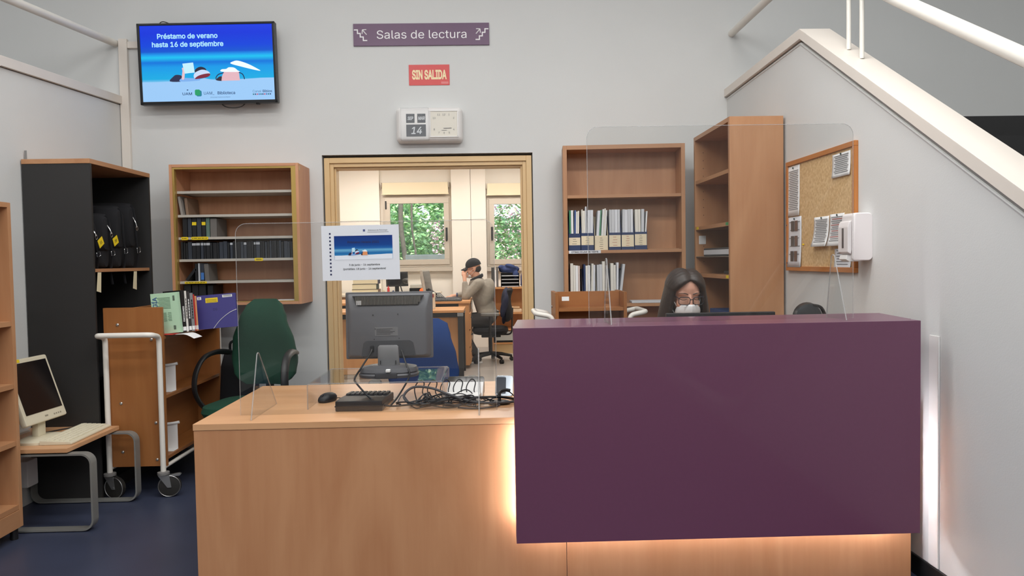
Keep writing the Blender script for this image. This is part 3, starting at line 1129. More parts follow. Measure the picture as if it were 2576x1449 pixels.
# ------------------------------------------------------------------ dark cabinet with laptop bags
KX0, KX1, KY0, KY1, KH = -2.712, -2.322, 4.462, 5.225, 2.0
kb = thing('tall_cabinet', 'tall open charcoal cabinet with a beech top against the low stair wall', 'cabinet', (KX0, KY0, 0))
w, d = KX1 - KX0, KY1 - KY0
MB().box(0, w, 0, .018, .0, KH - .028, .001).build('side_panel', DARK, kb)
MB().box(0, w, d - .018, d, .0, KH - .028, .001).build('side_panel', DARK, kb)
MB().box(0, .012, .018, d - .018, .05, KH - .028).build('back_panel', INNER, kb)
MB().box(0, w, -.004, d + .006, KH - .028, KH, .002).build('top_board', SHELFY, kb)
MB().box(.02, w - .02, .018, d - .018, 0, .06).build('plinth', INNER, kb)
for z in (.08, .72, 1.36):
    MB().box(.012, w - .012, .019, d - .019, z - .02, z, .001).build('shelf', SHELFY if z > 1 else INNER, kb)
MB().box(w - .05, w - .012, .0185, .03, 1.80, 1.968, .001).build('cleat', RED, kb)
MB().box(.0, .014, .03, .034, KH + .0, KH + .055, .001).build('wall_bracket', STEEL, kb)

bagn = 0


def laptop_bag(y, z, lean, label, tagtext=None, h=.34, w=.3, t=.135, x=-2.40, hook=True):
    """black carrying bag standing on end with its edge to the opening (+X)"""
    o = thing('laptop_bag', label, 'bag', (x, y, z), group='laptop bags in the tall cabinet', rot=(lean, 0, 0))
    mb = MB()
    rings = []
    for xx, a in ((-w + .02, .5), (-w + .05, .9), (-w / 2, 1.05), (-.03, .95), (0.0, .8), (.015, .45)):
        rings.append(superring(xx, 0, h / 2, t / 2 * a, h / 2 * (.9 + .1 * a), 3.2, 20, 'yz'))
    mb.loft(rings)
    mb.build('body', BLKFAB, o)
    mb = MB()
    rings = [superring(xx, -t * .1, h * .62, t * .5 * a, h * .36 * a, 3, 18, 'yz') for xx, a in ((-.1, 1), (0, .95), (.028, .8), (.036, .4))]
    mb.loft(rings)
    mb.build('pocket', BLKFAB, o)
    MB().tube(curve([(.01, 0, h * .95), (.035, -.01, h * .85), (.05, -.02, h * .5), (.05, .0, h * .2), (.03, .02, -.02), (.035, .03, -.10)], 6), .011, 6, flat=(1, .3)).build('strap', BLKFAB, o)
    bk = MB().tube(bend([(.058, -.02, h * .22), (.058, .02, h * .24), (.058, .015, h * .32), (.058, -.025, h * .30), (.058, -.02, h * .22)], .006), .0018, 6).build('buckle', CHROME, o)
    mb = MB()
    if hook:
        mb.tube(curve([(.03, -.02, h * .78), (.05, -.025, h * .70), (.058, -.02, h * .62)], 5), .004, 6)
        mb.tube([(.058, -.02 + .012 * math.cos(q), h * .60 + .014 * math.sin(q)) for q in [2 * PI * i / 12 for i in range(12)]], .0025, 6, closed=True)
        mb.build('snap_hook', CHROME, o)
    if tagtext:
        mt = Matrix.Translation((.066, .015, h * .5)) @ Matrix.Rotation(R(28), 4, 'X')
        l = MB().box(-.0008, .0008, -.03, .03, -.025, .025, mat=mt).build('number_tag', YELLOW, o)
        text(tagtext, .03, INK, l, (.0672, .015, h * .5), rot=(R(90), R(-28), R(90)), bold=.0006)
    return o


bz = 1.362
laptop_bag(4.568, bz, R(2), 'black laptop bag with a yellow tag 11, nearest the cabinet side panel', '11', h=.31, t=.125)
laptop_bag(4.735, bz, R(-2), 'black laptop bag with a yellow tag 20, second from the cabinet side panel', '20', h=.34)
laptop_bag(4.90, bz, R(-2), 'black laptop bag without a tag or hook, third from the cabinet side panel', None, h=.40, hook=False)
laptop_bag(5.075, bz, R(-1), 'tallest black laptop bag with a silver hook, at the far side panel of the cabinet', None, h=.43)
for y, lab in ((4.53, 'cream paper tag hanging under the shelf close to the camera end of the tall cabinet'), (4.98, 'cream paper tag hanging under the bags at the far end of the tall cabinet')):
    o = MB().prism([(y - .03, -.11), (y + .02, -.12), (y + .03, -.0), (y - .01, -.0)], 'x', 0, .001).build('paper_tag', PAGES, loc=(KX1 - .008, 0, 1.338))
    tag(o, lab, 'tag', 'cream tags under the laptop bags')

# ------------------------------------------------------------------ foreground bookcase at the picture edge
fb = thing('bookcase', 'low beech bookcase cut off by the picture edge beside the low table', 'bookcase', (-2.71, 3.0, 0), rot=(0, 0, 0))
w, d, h = .295, .87, 1.70
MB().box(0, w, d - .025, d, .06, h, .0015).build('end_panel', SHELF, fb)
MB().box(0, w, 0, .025, .06, h, .0015).build('end_panel', SHELF, fb)
MB().box(0, .01, .025, d - .025, .06, h).build('back_panel', SHELF, fb)
MB().box(.01, w, .0255, d - .0255, h - .025, h, .001).build('top_board', SHELFY, fb)
MB().box(.01, w, .0255, d - .0255, .06, .148, .001).build("plinth", SHELFY, fb)
for z in (.175, .50, .79, 1.105):
    MB().box(.011, w - .004, .0255, d - .0255, z - .025, z, .001).build('shelf', SHELFY, fb)
for x, y in ((.05, .05), (w - .05, .05), (.05, d - .05), (w - .03, d - .03)):
    MB().cyl((x, y, 0), (x, y, .062), .018).build('foot', BLACK, fb)

# ------------------------------------------------------------------ low table with looped steel legs
tb = thing('side_table', 'low beech table on two looped grey steel legs', 'table', (-2.695, 3.92, 0))
MB().box(-.02, .485, 0, .545, .415, .437, .002).build('tabletop', BEECH_LIT, tb)
for y in (.0, .482):
    mb = MB()
    cs = [(.015, .004), (.555, .004), (.605, .004), (.605, .40), (.56, .409), (.02, .409), (-.01, .40), (-.01, .02)]
    loop = rrect(-.005, .605, .005, .408, .055, 6)
    outer = [(x, z) for x, z in loop]
    inner = rrect(.004, .596, .014, .399, .047, 6)
    for i in range(len(outer)):
        j = (i + 1) % len(outer)
        bm = mb.bm
        q = []
        for (x, z) in (outer[i], outer[j], inner[j], inner[i]):
            q.append((bm.verts.new((x, y, z)), bm.verts.new((x, y + .055, z))))
        for a, b in ((0, 1), (2, 3)):
            bm.faces.new((q[a][0], q[b][0], q[b][1], q[a][1]))
        bm.faces.new([q[k][0] for k in range(4)])
        bm.faces.new([q[k][1] for k in range(4)])
    bmesh.ops.remove_doubles(mb.bm, verts=mb.bm.verts[:], dist=1e-5)
    mb.build('leg', M('grey_leg', (146, 146, 142), 0.45, 0.4), tb)

# ivory monitor on the table
mo = thing('computer_monitor', 'ivory tilted computer monitor with a black screen on the low table', 'monitor', (-2.455, 4.13, .4375), rz=R(87))
MB().loft([superring(0, 0, z, rx, ry, 2.6, 28) for z, rx, ry in ((0, .13, .10), (.012, .13, .10), (.022, .10, .08), (.026, .05, .05))]).build('foot', IVORY, mo)
MB().box(-.035, .035, .0, .04, .02, .14, .012).build('neck', IVORY, mo)
tilt = Matrix.Translation((0, -.01, .10)) @ Matrix.Rotation(R(-18), 4, 'X')
b_ = MB()
b_.box(-.172, .172, -.025, .01, .0, .36, .010, mat=tilt)
b_.build('bezel', IVORY, mo)
b_ = MB()
b_.loft([[tilt @ Vector((x, y, z)) for x, z in rrect(-.165 + i, .165 - i, .02 + i * .6, .35 - i, .03)] for y, i in ((.008, 0), (.03, .005), (.06, .05), (.07, .07))])
bsh = b_.build('rear_shell', IVORY, mo)
b_ = MB()
for k in range(12):
    b_.box(-.168, -.162, .012, .03, .05 + .012 * k, .056 + .012 * k, mat=tilt)
b_.build('vent_slot', DARK, bsh)
MB().box(-.15, .15, -.027, -.02, .055, .335, .001, mat=tilt).build('screen', M('dead_screen', (16, 12, 14), 0.22), mo)
mb = MB().box(-.13, -.06, -.0275, -.025, .340, .357, .0, mat=tilt)
l = mb.build('sticker', YELLOW, mo)
mb = MB()
for k in range(4):
    mb.box(.06 + .018 * k, .068 + .018 * k, -.0275, -.025, .022, .028, mat=tilt)
mb.box(-.012, .012, -.0262, -.0245, .024, .032, mat=tilt)
mb.build('button', M('ivory_dark', (150, 144, 126), 0.5), mo)
# keyboard


def keyboard(name, label, loc, rz, w, d, body, keys, parent_h=.02, rows=5, cols=15, rot=None):
    t = thing(name, label, 'keyboard', loc, rz=rz, rot=rot)
    mb = MB()
    mb.prism([(0, .0), (d, .0), (d, parent_h * 1.2), (.01, parent_h * .7), (0, parent_h * .5)], 'x', -w / 2, w / 2, bev=.003)
    mb.build('body', body, t)
    for r_ in range(rows):
        mb = MB()
        y0 = .022 + r_ * (d - .035) / rows
        zt = parent_h * (.72 + .45 * (y0 / d))
        for c_ in range(cols):
            x0 = -w / 2 + .012 + c_ * (w - .024) / cols
            mb.box(x0 + .001, x0 + (w - .024) / cols - .002, y0, y0 + (d - .035) / rows - .003, zt - .004, zt + .006, .0015, seg=1)
        mb.build('key_row', keys, t)
    return t


keyboard('keyboard', 'ivory keyboard in front of the ivory monitor on the low table', (-2.24, 4.225, .4375), R(92), .44, .165, IVORY, M('ivory_key', (226, 218, 194), 0.5))
o = MB().tube(curve([(-2.56, 4.26, .4415), (-2.50, 4.36, .4415), (-2.47, 4.40, .4415), (-2.44, 4.43, .4415), (-2.36, 4.445, .4415)], 8), .0035, 8).build('cable', BLACK)
tag(o, 'black cable lying behind the ivory keyboard', 'cable')
sk = thing('socket_box', 'white wall box and duct low behind the looped table legs', 'socket', (LW + .0005, 4.0, .2))
MB().box(0, .06, 0, .36, 0, .25, .006).build('duct', WHITE, sk)
MB().box(0, .10, .25, .35, -.06, .09, .006).build('socket', WHITE, sk)
# ------------------------------------------------------------------ book trolleys
def trolley(name, label, loc, rz, L, W, H, shelves=(.235, .60, .955), hz=.955):
    """two end panels in a white tube frame, three shelves between; length along Y, open sides at +X and -X"""
    t = thing(name, label, 'book trolley', loc, rz=rz)
    BOLT = M('bolt_steel', (176, 172, 166), 0.3, 0.8)
    for y0 in (0, L - .02):
        e = MB().box(-W / 2, W / 2, y0, y0 + .02, .18, H, .0015).build('end_panel', TROL, t)
        s = -1 if y0 == 0 else 1
        yf = y0 if s < 0 else y0 + .02
        for bx, bz in ((-.09, H - .10), (-.085, .56), (.115, .44), (.105, H - .19), (-.085, .27), (.115, .22)):
            MB().loft([superring(bx, yf + s * q, bz, r, r, 2, 14, 'xz') for q, r in ((-.001, .009), (.003, .009), (.006, .006), (.007, .002))]).build('bolt', BOLT, e)
        ty = yf + s * .018
        mb = MB()
        x = W / 2 - .016
        mb.tube(bend([(-x, ty, .14), (-x, ty, hz), (-x, ty + s * .105, hz + .02), (x, ty + s * .105, hz + .02), (x, ty, hz), (x, ty, .14)], .035, 6), .0155, 14)
        mb.build('tube_frame', TUBEW, t)
        for xx in (-x, x):
            cm = Matrix.Translation((xx, ty, 0)) @ Matrix.Rotation(R(-90 - (15 if xx < 0 else -10) if s < 0 else 60), 4, 'Z')
            c = MB().loft([superring(0, 0, z, r, r, 2, 20) for z, r in ((.132, .02), (.136, .034), (.150, .034), (.154, .02))]).xform(cm).build('caster', RUBBER, t)
            mb = MB()
            for dx in (-.018, .014):
                mb.prism([(-.028, .132), (.035, .132), (.045, .058), (.022, .058)], 'x', dx, dx + .004, bev=.001)
            mb.xform(cm).build('fork', STEEL, c)
            MB().loft([superring(dx, .032, .066, r, r, 2, 26, 'yz') for dx, r in ((-.013, .057), (-.011, .065), (.011, .065), (.013, .057))]).xform(cm).build('wheel', M('wheel_black', (38, 36, 34), 0.55), c)
            mb = MB()
            for dx in (-.0125, .0125):
                mb.tube([(dx, .032 + .0615 * math.cos(q), .066 + .0615 * math.sin(q)) for q in [2 * PI * i / 24 for i in range(24)]], .0022, 5, closed=True)
            mb.cyl((-.02, .032, .066), (.02, .032, .066), .008)
            mb.xform(cm).build('wheel_rim', STEEL, c)
            if xx > 0:
                MB().prism([(.02, .130), (.09, .140), (.10, .133), (.09, .123), (.02, .120)], 'x', -.012, .012, bev=.002).xform(cm).build('brake_lever', STEEL, c)
    MB().box(-.009, .009, .0205, L - .0205, .19, H - .0, .001).build('divider', TROLY, t)
    for s in (-1, 1):
        for z in shelves:
            x0, x1 = sorted((s * .0095, s * (W / 2 - .004)))
            MB().box(x0, x1, .0205, L - .0205, z - .02, z, .001).build('shelf', TROLY, t)
        MB().cyl((s * (W / 2 - .016), -.01, .175), (s * (W / 2 - .016), L + .01, .175), .012, seg=12).build('tube_rail', TUBEW, t)
    return t


T1 = trolley('book_trolley', 'wooden book trolley loaded with books and a blue folder near the green chair', (-2.128, 4.505, 0), R(0), .93, .345, 1.127)
T2 = trolley('book_trolley', 'small empty book trolley behind the purple counter by the file bookcase', (.385, 4.83, 0), R(-90), .445, .34, 1.162, (.235, .65, 1.065), 1.015)
o = MB().box(.425, .47, 4.6582, 4.6590, 1.112, 1.138).build('trolley_sticker', PAPER, T2)
o.matrix_parent_inverse = (Matrix.Translation((.385, 4.83, 0)) @ Matrix.Rotation(R(-90), 4, 'Z')).inverted()


def bookend(label, x, y, z):
    t = thing('bookend', label, 'bookend', (x, y, z), group='bookends on the loaded trolley')
    MB().box(-.0, .13, 0, .002, 0, .16, .0008).build('upright_plate', WHITE, t)
    MB().box(-.0, .13, -.07, .0, 0, .002, .0005).build('base_plate', WHITE, t)
    MB().tube(curve([(.02, .002, .15), (.10, .002, .158), (.14, .004, .165)], 4), .009, 8).build('rolled_edge', WHITE, t)


bookend('white metal bookend on the middle shelf of the loaded trolley', -2.10, 4.70, .601)
bookend('white metal bookend on the bottom shelf of the loaded trolley', -2.10, 4.70, .236)


# books on the trolley's top shelf: x outward is the visible side; they lean along Y
def book(name, label, loc, rot, t, h, d, cover, group='books on the loaded trolley', spine=None, cat='book'):
    """origin at the foot of the spine; t along X, spine at -Y, d deep along +Y"""
    o = thing(name, label, cat, loc, group=group, rot=rot)
    mb = MB()
    mb.box(0, .0025, 0, d, 0, h, .0008)
    mb.box(t - .0025, t, 0, d, 0, h, .0008)
    mb.box(0, t, -.001, .0025, 0, h, .0008)
    mb.build('cover', cover, o)
    MB().box(.0025, t - .0025, .0025, d - .004, .003, h - .003).build('pages', PAGES, o)
    if isinstance(spine, str):       # a title too small to read
        mb = MB()
        zz_ = h * .32
        while zz_ < h * .8:
            n_ = .006 + .012 * abs(math.sin(zz_ * 90 + t * 300))
            mb.box(t * .32, t * .68, -.0014, -.001, zz_, zz_ + n_)
            zz_ += n_ + .003
        mb.build('spine_title', INK if spine == 'ink' else WHT, o, smooth=0)
        spine = None
    for s, sz, m, z in (spine or ()):
        text(s, sz, m, o, (t / 2, -.0018, z), rot=(R(90), R(-90), 0), bold=.0006)
    return o


WHT = M('spine_white_ink', (230, 230, 230))
MINT = M('mint_cover', (186, 222, 190), 0.4)
RB = math.radians
z0 = .957
# the mint book stands with its back cover toward the camera
o = book('book', 'mint green book with its back cover turned to the room on the trolley', (-1.885, 4.60, z0 + .011), (RB(-4), 0, RB(86)), .022, .245, .17, MINT)
# (cover face is at local x=0 side; writing on it)
BLU = M('mint_blue_ink', (52, 92, 140), 0.6)
GRN = M('mint_ink', (96, 130, 104), 0.7)


def face_text(o, s, size, m, y, z, rot90=True, t=.0, **kw):
    return text(s, size, m, o, (t - .0008, y, z), rot=(R(90), R(-90) if rot90 else 0, R(-90)), **kw)


face_text(o, 'GÍA', .05, BLU, .145, .19, bold=.001)
mb = MB()
for k in range(9):
    mb.box(-.0006, 0, .05, .12 + .006 * (k % 3), .150 + .008 * k, .1535 + .008 * k)
for j in range(3):
    for k in range(7):
        mb.box(-.0006, 0, .05 + .03 * j, .07 + .03 * j + .003 * (k % 2), .075 + .008 * k, .078 + .008 * k)
mb.build('printed_lines', GRN, o, smooth=0)
mb = MB()
for k in range(9):
    mb.box(-.0008, 0, .022, .034, .195 + .0035 * k, .197 + .0035 * k)
for k in range(5):
    mb.box(-.0008, 0, .03 + .003 * k, .0315 + .003 * k, .02, .045)
mb.build('barcode', INK, o, smooth=0)
WHT = M('spine_white_ink', (230, 230, 230))
specs = [('black book with white spine lettering between the mint book and the white book', M('book_black', (26, 26, 28), .45), .026, .255, [('EMOCIONES', .022, WHT, .11)]),
         ('white book with a dark spine title on the trolley', M('book_white', (224, 220, 214), .5), .014, .25, 'ink'),
         ('dark book with small white lettering on the trolley', M('book_charcoal', (52, 50, 52), .45), .02, .245, 'white'),
         ('grey book with a dark spine title on the trolley', M('book_grey', (136, 136, 138), .5), .022, .235, 'ink'),
         ('thin red book on the trolley', M('book_red', (190, 50, 44), .5), .009, .225, None),
         ('thin orange and cream book beside the blue folder', M('book_orange', (216, 150, 104), .5), .012, .215, None)]
x, y = -1.888, 4.632
ang = RB(62)
for lab, m, t, h, sp in specs:
    b_ = book('book', lab, (x, y, z0 + .009), (RB(-3.5), 0, ang), t, h, .155, m, spine=sp)
    x += (t + .0025) * math.cos(ang)
    y += (t + .0025) * math.sin(ang)
    MB().box(.001, t - .001, -.0016, -.0010, .008, .032).build('shelf_mark', PAPER, b_)
# blue elastic folder
fo = thing('elastic_folder', 'blue elastic band folder standing at the end of the books on the trolley', 'folder', (-1.872, 4.825, z0 + .004), rot=(R(-3), R(-4), R(5)), group=None)
BLF = M('folder_blue', (66, 62, 128), 0.4)
mb = MB()
mb.prism(rrect(0, .245, 0, .215, .006), 'y', 0, .002)
mb.prism(rrect(0, .245, 0, .215, .006), 'y', .02, .022)
mb.box(0, .002, 0, .022, .004, .211)
mb.build('cover', BLF, fo)
MB().box(.003, .235, .003, .0195, .004, .205).build('papers', PAPER, fo)
MB().tube(curve([(.095, -.0008, .0), (.14, -.0012, .05), (.20, -.0012, .092), (.2455, -.0008, .11)], 6), .0016, 6).build('elastic', WHITE, fo)
for a, m in (((.06, .135, .165, .195), YELLOW), ((.165, .225, .192, .208), PAPER), ((.01, .035, .188, .206), PAPER)):
    l = MB().box(a[0], a[1], -.0008, 0, a[2], a[3]).build('label', m, fo)
    mb = MB()
    for k in range(3):
        mb.box(a[0] + .005, a[1] - .005, -.0011, -.0008, a[2] + .004 + k * (a[3] - a[2]) / 4, a[2] + .006 + k * (a[3] - a[2]) / 4)
    mb.build('printed_lines', INK, l, smooth=0)
text('DS', .03, M('faint_navy', (44, 40, 92), .5), fo, (.115, -.0006, .12))
# loose sheets under the books
mb = MB()
n = 10
mb.quadpatch([[(-2.0 + .20 * i / n, 4.57 + .13 * j / n, z0 + .001 - .035 * max(0, (i / n - .72)) ** 1.3 * 4) for j in range(n + 1)] for i in range(n + 1)])
o = mb.build('loose_sheet', PAPER)
tag(o, 'white sheet of paper hanging over the edge of the trolley top shelf', 'paper')
o = MB().box(-2.0, -1.912, 4.54, 4.66, z0 - .002 + .0035, z0 + .0045).build('red_booklet', M('booklet_red', (196, 44, 36), .5))
tag(o, 'flat red booklet edge under the mint book', 'booklet')


# ------------------------------------------------------------------ office chairs
def office_chair(name, label, loc, rz, fab, seat_z=.50, back_h=.64, wb=.225, wt=.105, arms='loop', fabn='fabric'):
    t = thing(name, label, 'office chair', loc, rz=rz)
    sz = seat_z
    MB().loft([superring(0, 0, z, rx, ry, 3.4, 36) for z, rx, ry in ((sz - .095, .20, .19), (sz - .085, .235, .225), (sz - .045, .255, .245), (sz - .012, .245, .235), (sz, .21, .20), (sz + .004, .12, .12))]).build('seat', fab, t)
    MB().box(-.13, .13, -.12, .14, sz - .135, sz - .09, .01).build('seat_plate', BLACK, t)
    z1 = sz + .07
    zt = sz + back_h

    def wv(f):
        pts = ((0, .15), (.12, wb * .93), (.3, wb), (.5, wb * .93), (.8, (wb + wt) / 2 * .92), (.93, wt * 1.05), (1, wt * .8))
        for (a, wa), (b, w2) in zip(pts, pts[1:]):
            if f <= b:
                q = (f - a) / (b - a)
                q = q * q * (3 - 2 * q)
                return wa + (w2 - wa) * q
        return pts[-1][1]
    rings = []
    N = 16
    for i in range(N + 1):
        f = i / N
        th = .042 * (min(1, f / .1) ** .5 * .75 + .25) * (min(1, (1 - f) / .1) ** .5 * .75 + .25)
        y = .215 + .05 * f + .02 * math.sin(PI * f * 2) - .02 * math.sin(PI * f)
        w = wv(f) * (1 if 0 < i < N else .85)
        rings.append([Vector((p.x, p.y + .03 * (1 - (p.x / max(w, .01)) ** 2) * 1.0, p.z)) for p in superring(0, y, z1 + (zt - z1) * f, w, th, 3.2, 36)])
    bk = MB().loft(rings).build('backrest', fab, t)
    MB().tube(bend([(0, .10, sz - .11), (0, .29, sz - .11), (0, .305, sz + .25)], .06), .022, 10, flat=(.5, 1.3)).build('back_bar', BLACK, t)
    MB().cyl((0, 0, .10), (0, 0, sz - .13), .026).build('gas_column', BLACK, t)
    for k in range(5):
        a = R(90 + 72 * k + 12)
        c, s = math.cos(a), math.sin(a)
        MB().tube([(0, 0, .115), (c * .15, s * .15, .10), (c * .29, s * .29, .07)], [.028, .023, .017], 10).build('base_leg', BLACK, t)
        mb = MB()
        for o_ in (-.013, .013):
            ctr = Vector((c * .29, s * .29, .029))
            nrm = Vector((-s, c, 0))
            mb.cyl(ctr + nrm * (o_ - .009), ctr + nrm * (o_ + .009), .028, seg=16)
        mb.cyl((c * .29, s * .29, .03), (c * .29, s * .29, .075), .009, seg=8)
        mb.build('caster', BLACK, t)
    if arms == 'loop':
        for s in (-1, 1):
            x = .255 * s
            pts = [(.20 * s, .03, sz - .09), (x, .02, sz - .075), (x + .03 * s, -.06, sz - .02), (x + .04 * s, -.12, sz + .08), (x + .035 * s, -.11, sz + .19), (x + .02 * s, -.04, sz + .275), (x + .0 * s, .08, sz + .30), (x - .025 * s, .20, sz + .285)]
            MB().tube(curve(pts, 6), .021, 10, flat=(.72, 1.15)).build('armrest', BLACK, t)
    elif arms == 'post':
        for s in (-1, 1):
            x = .29 * s
            MB().tube(bend([(.15 * s, .0, sz - .11), (x, 0, sz - .11), (x, 0, sz + .18)], .03), .016, 8).build('arm_post', BLACK, t)
            MB().loft([superring(x, .0, z, rx, ry, 3, 20) for z, rx, ry in ((sz + .16, .03, .10), (sz + .17, .04, .125), (sz + .195, .04, .125), (sz + .205, .03, .11))]).build('armrest', M('arm_pad', (110, 108, 104), .6), t)
    return t


GREEN = M('green_fabric', (14, 64, 46), 0.9, bump=0.5, bscale=420)
BLUEF = M('blue_fabric', (22, 58, 116), 0.9, bump=0.5, bscale=420)
office_chair('office_chair', 'dark green fabric office chair with black loop arms behind the desk', (-1.55, 4.78, 0), R(-9), GREEN, seat_z=.51, back_h=.63, wb=.228, wt=.115)
office_chair('office_chair', 'blue fabric office chair behind the desk monitor', (-.42, 4.50, 0), R(6), BLUEF, seat_z=.46, back_h=.55, wb=.225, wt=.15, arms='post')

bg_ = thing('tote_bag', 'tall black bag standing between the loaded trolley and the green chair', 'bag', (-1.80, 5.36, 0), rz=R(12))
MB().loft([superring(0, 0, z, rx, ry, 3.2, 24) for z, rx, ry in ((0, .10, .07), (.02, .13, .09), (.40, .135, .095), (.66, .12, .08), (.74, .10, .04), (.76, .08, .015))]).build('body', BLKFAB, bg_)
MB().tube(curve([(-.05, -.03, .74), (-.045, -.05, .83), (.045, -.05, .83), (.05, -.03, .74)], 5), .009, 8).build('handle', BLKFAB, bg_)

# ------------------------------------------------------------------ reception desk
DZ0 = .73
dk = thing('reception_desk', 'long beech reception desk with a plain veneer front panel', 'desk', (-1.217, 3.055, 0))
w, d = 2.935, .93
MB().box(-.002, w, -.003, d, DZ0 - .026, DZ0, .0015).build('desktop', BEECH_LIT, dk)
MB().box(0, 1.5, 0, .02, .0, DZ0 - .0275, .001).build('front_panel', BEECH, dk)
MB().box(1.502, w, 0, .02, .0, DZ0 - .0275, .001).build('front_panel', BEECH, dk)
MB().box(0, .02, .0205, d, .0, DZ0 - .0275, .001).build('side_panel', BEECH, dk)
MB().box(w - .02, w, .0205, d, .0, DZ0 - .0275, .001).build('side_panel', BEECH, dk)
MB().box(1.6, 1.62, .0205, d - .3, .0, DZ0 - .0275, .001).build('cross_panel', BEECH, dk)

# purple raised counter in front of it, lit from behind its edges
PX0, PX1, PY0, PYB, PZ0, PZ1 = .075, 1.668, 2.90, 2.985, .266, 1.107
pc = thing('service_counter', 'raised purple counter with a glowing strip of light behind its edges', 'counter', (PX0, PY0, 0))
w = PX1 - PX0
MB().box(0, w, 0, PYB - PY0, PZ0, PZ1, .0012).build('front_panel', PURPLE, pc)
MB().prism([(.003, .0855), (w + .009, .0855), (w + .05, .415), (.03, .415)], 'z', PZ1 - .04, PZ1, bev=.0015).build('counter_top', PURPLE, pc)
for x in (.04, w - .02):
    MB().box(x, x + .02, .16, .40, DZ0 + .0005, PZ1 - .0405, .001).build('support_panel', PURPLE, pc)
MB().box(.0605, w - .02, .38, .40, DZ0 + .0005, PZ1 - .0405, .001).build('rear_panel', PURPLE, pc)
for x in (.3, w - .3):
    MB().box(x, x + .06, PYB - PY0 + .0005, .154, .45, .6, .001).build('spacer', DARK, pc)
LED = M('led_light', (10, 10, 10), 0.5, emit=((250, 250, 255), 62.0))
for a in ((.012, .020, .112, .120, PZ0 + .05, DZ0 - .03), (w - .078, w - .070, .0865, .094, PZ0 - .02, DZ0 + .02), (.03, w - .035, .112, .120, PZ0 + .018, PZ0 + .026)):
    MB().box(*a).build('led_strip', LED, pc, smooth=0)


# ------------------------------------------------------------------ clear acrylic screens
def screen(label, x0, x1, y, z0, z1, feet, group, fh=.265, f0=.17, f1=.22):
    t = thing('acrylic_screen', label, 'protective screen', (x0, y, z0), group=group)
    w, h = x1 - x0, z1 - z0
    pts = rrect(0, w, .0, h, .045, 6)
    pts = [p for p in pts if p[1] > .05] + [(0, 0), (w, 0)]
    pl = MB().prism(pts, 'y', -.0025, .0025).build('sheet', ACRYL, t, smooth=0)
    # polished cut edge all round
    q = pts[:-2]
    MB().tube([(x, 0, z) for x, z in [(w, .0)] + q + [(0, .0)]], 0.0014, 5).build('cut_edge', ACRE, t, smooth=0)
    for fx in feet:
        xx = fx - x0
        ft = MB().prism([(-f0, 0), (f1, 0), (.012, fh - .004), (0, fh), (-.012, fh - .004)], 'x', xx - .004, xx + .004).build('foot', ACRYL, t, smooth=0)
        MB().tube([(xx, -f0, .0), (xx, -.014, fh - .004), (xx, 0, fh), (xx, .014, fh - .004), (xx, f1, 0)], .0024, 6).build('cut_edge', ACRE, ft, smooth=0)
    return t


screen('clear acrylic screen on the beech desk with a notice taped to it', -1.080, .008, 3.215, DZ0 + .001, 1.542, (-1.000, -.066), 'acrylic screens', f0=.115, f1=.25)
screen('clear acrylic screen standing on the purple counter top', .392, 1.487, 3.08, PZ1 + .001, 1.905, (.465, 1.403), 'acrylic screens', fh=.262, f0=.12, f1=.06)

# notice on the left screen
nt_ = thing('paper_notice', 'white paper notice with a small beach picture taped to the acrylic screen', 'notice', (-.5555, 3.211, 1.412), rot=(0, R(-0.4), 0))
MB().box(-.163, .163, -.0004, .0004, -.116, .116).build('sheet', PAPERB, nt_, smooth=0)
NP = ramp_mat('notice_picture', [(0, (96, 158, 200)), (.15, (40, 120, 180)), (.3, (28, 104, 168)), (.40, (100, 170, 210)), (.48, (30, 96, 170)), (.62, (20, 66, 140)), (1, (24, 52, 120))], -.027, .070)
pw, ph = .245, .100
pc_ = MB().box(-pw / 2, pw / 2, -.0007, -.0004, -ph / 2, ph / 2).build('picture', ramp_mat('notice_print', [(0, (110, 170, 205)), (.12, (60, 140, 190)), (.28, (34, 108, 172)), (.40, (110, 178, 214)), (.47, (34, 100, 172)), (.6, (22, 68, 142)), (1, (26, 54, 124))], -ph / 2, ph / 2), nt_, smooth=0)
pc_.location = (.012, 0, .022)


def ink(name, c, e=1):
    return M(name, c, 0.8)


sub = pc_
beach(sub, pw * .62, ph * 1.30, -.0010, ink, 'np_', low=.87)
for ch in sub.children:
    ch.location = (-.020, 0, -.002)
    if ch.name.split('.')[0] == 'sand':
        ch.scale = (1.6, 1, 1)
        ch.location = (.0, 0, -.002)
DI = M('notice_navy', (16, 26, 74))
text('Préstamo Verano 2021', .0175, DI, nt_, (.012, -.0012, .045), bold=.0003)
text('3 de junio - 16 septiembre', .0148, INK, nt_, (.014, -.0008, -.051), bold=.0002)
text('(portátiles: 18 junio - 16 septiembre)', .0148, INK, nt_, (.014, -.0008, -.068), bold=.0002)
text('Biblioteca de Psicología', .0105, INK, nt_, (.074, -.0008, .094))
MB().box(.012, .021, -.0008, -.0004, .089, .098).build('crest', M('crest_blue', (70, 80, 130)), nt_)
MB().box(.03, .12, -.0008, -.0004, .0855, .0865).build('rule', INK, nt_)
for k in range(12):
    MB().box(-.131, -.124, -.0008, -.0004, .082 - k * .0156 - .0035, .082 - k * .0156 + .0035).build('square_mark', DI, nt_, smooth=0)

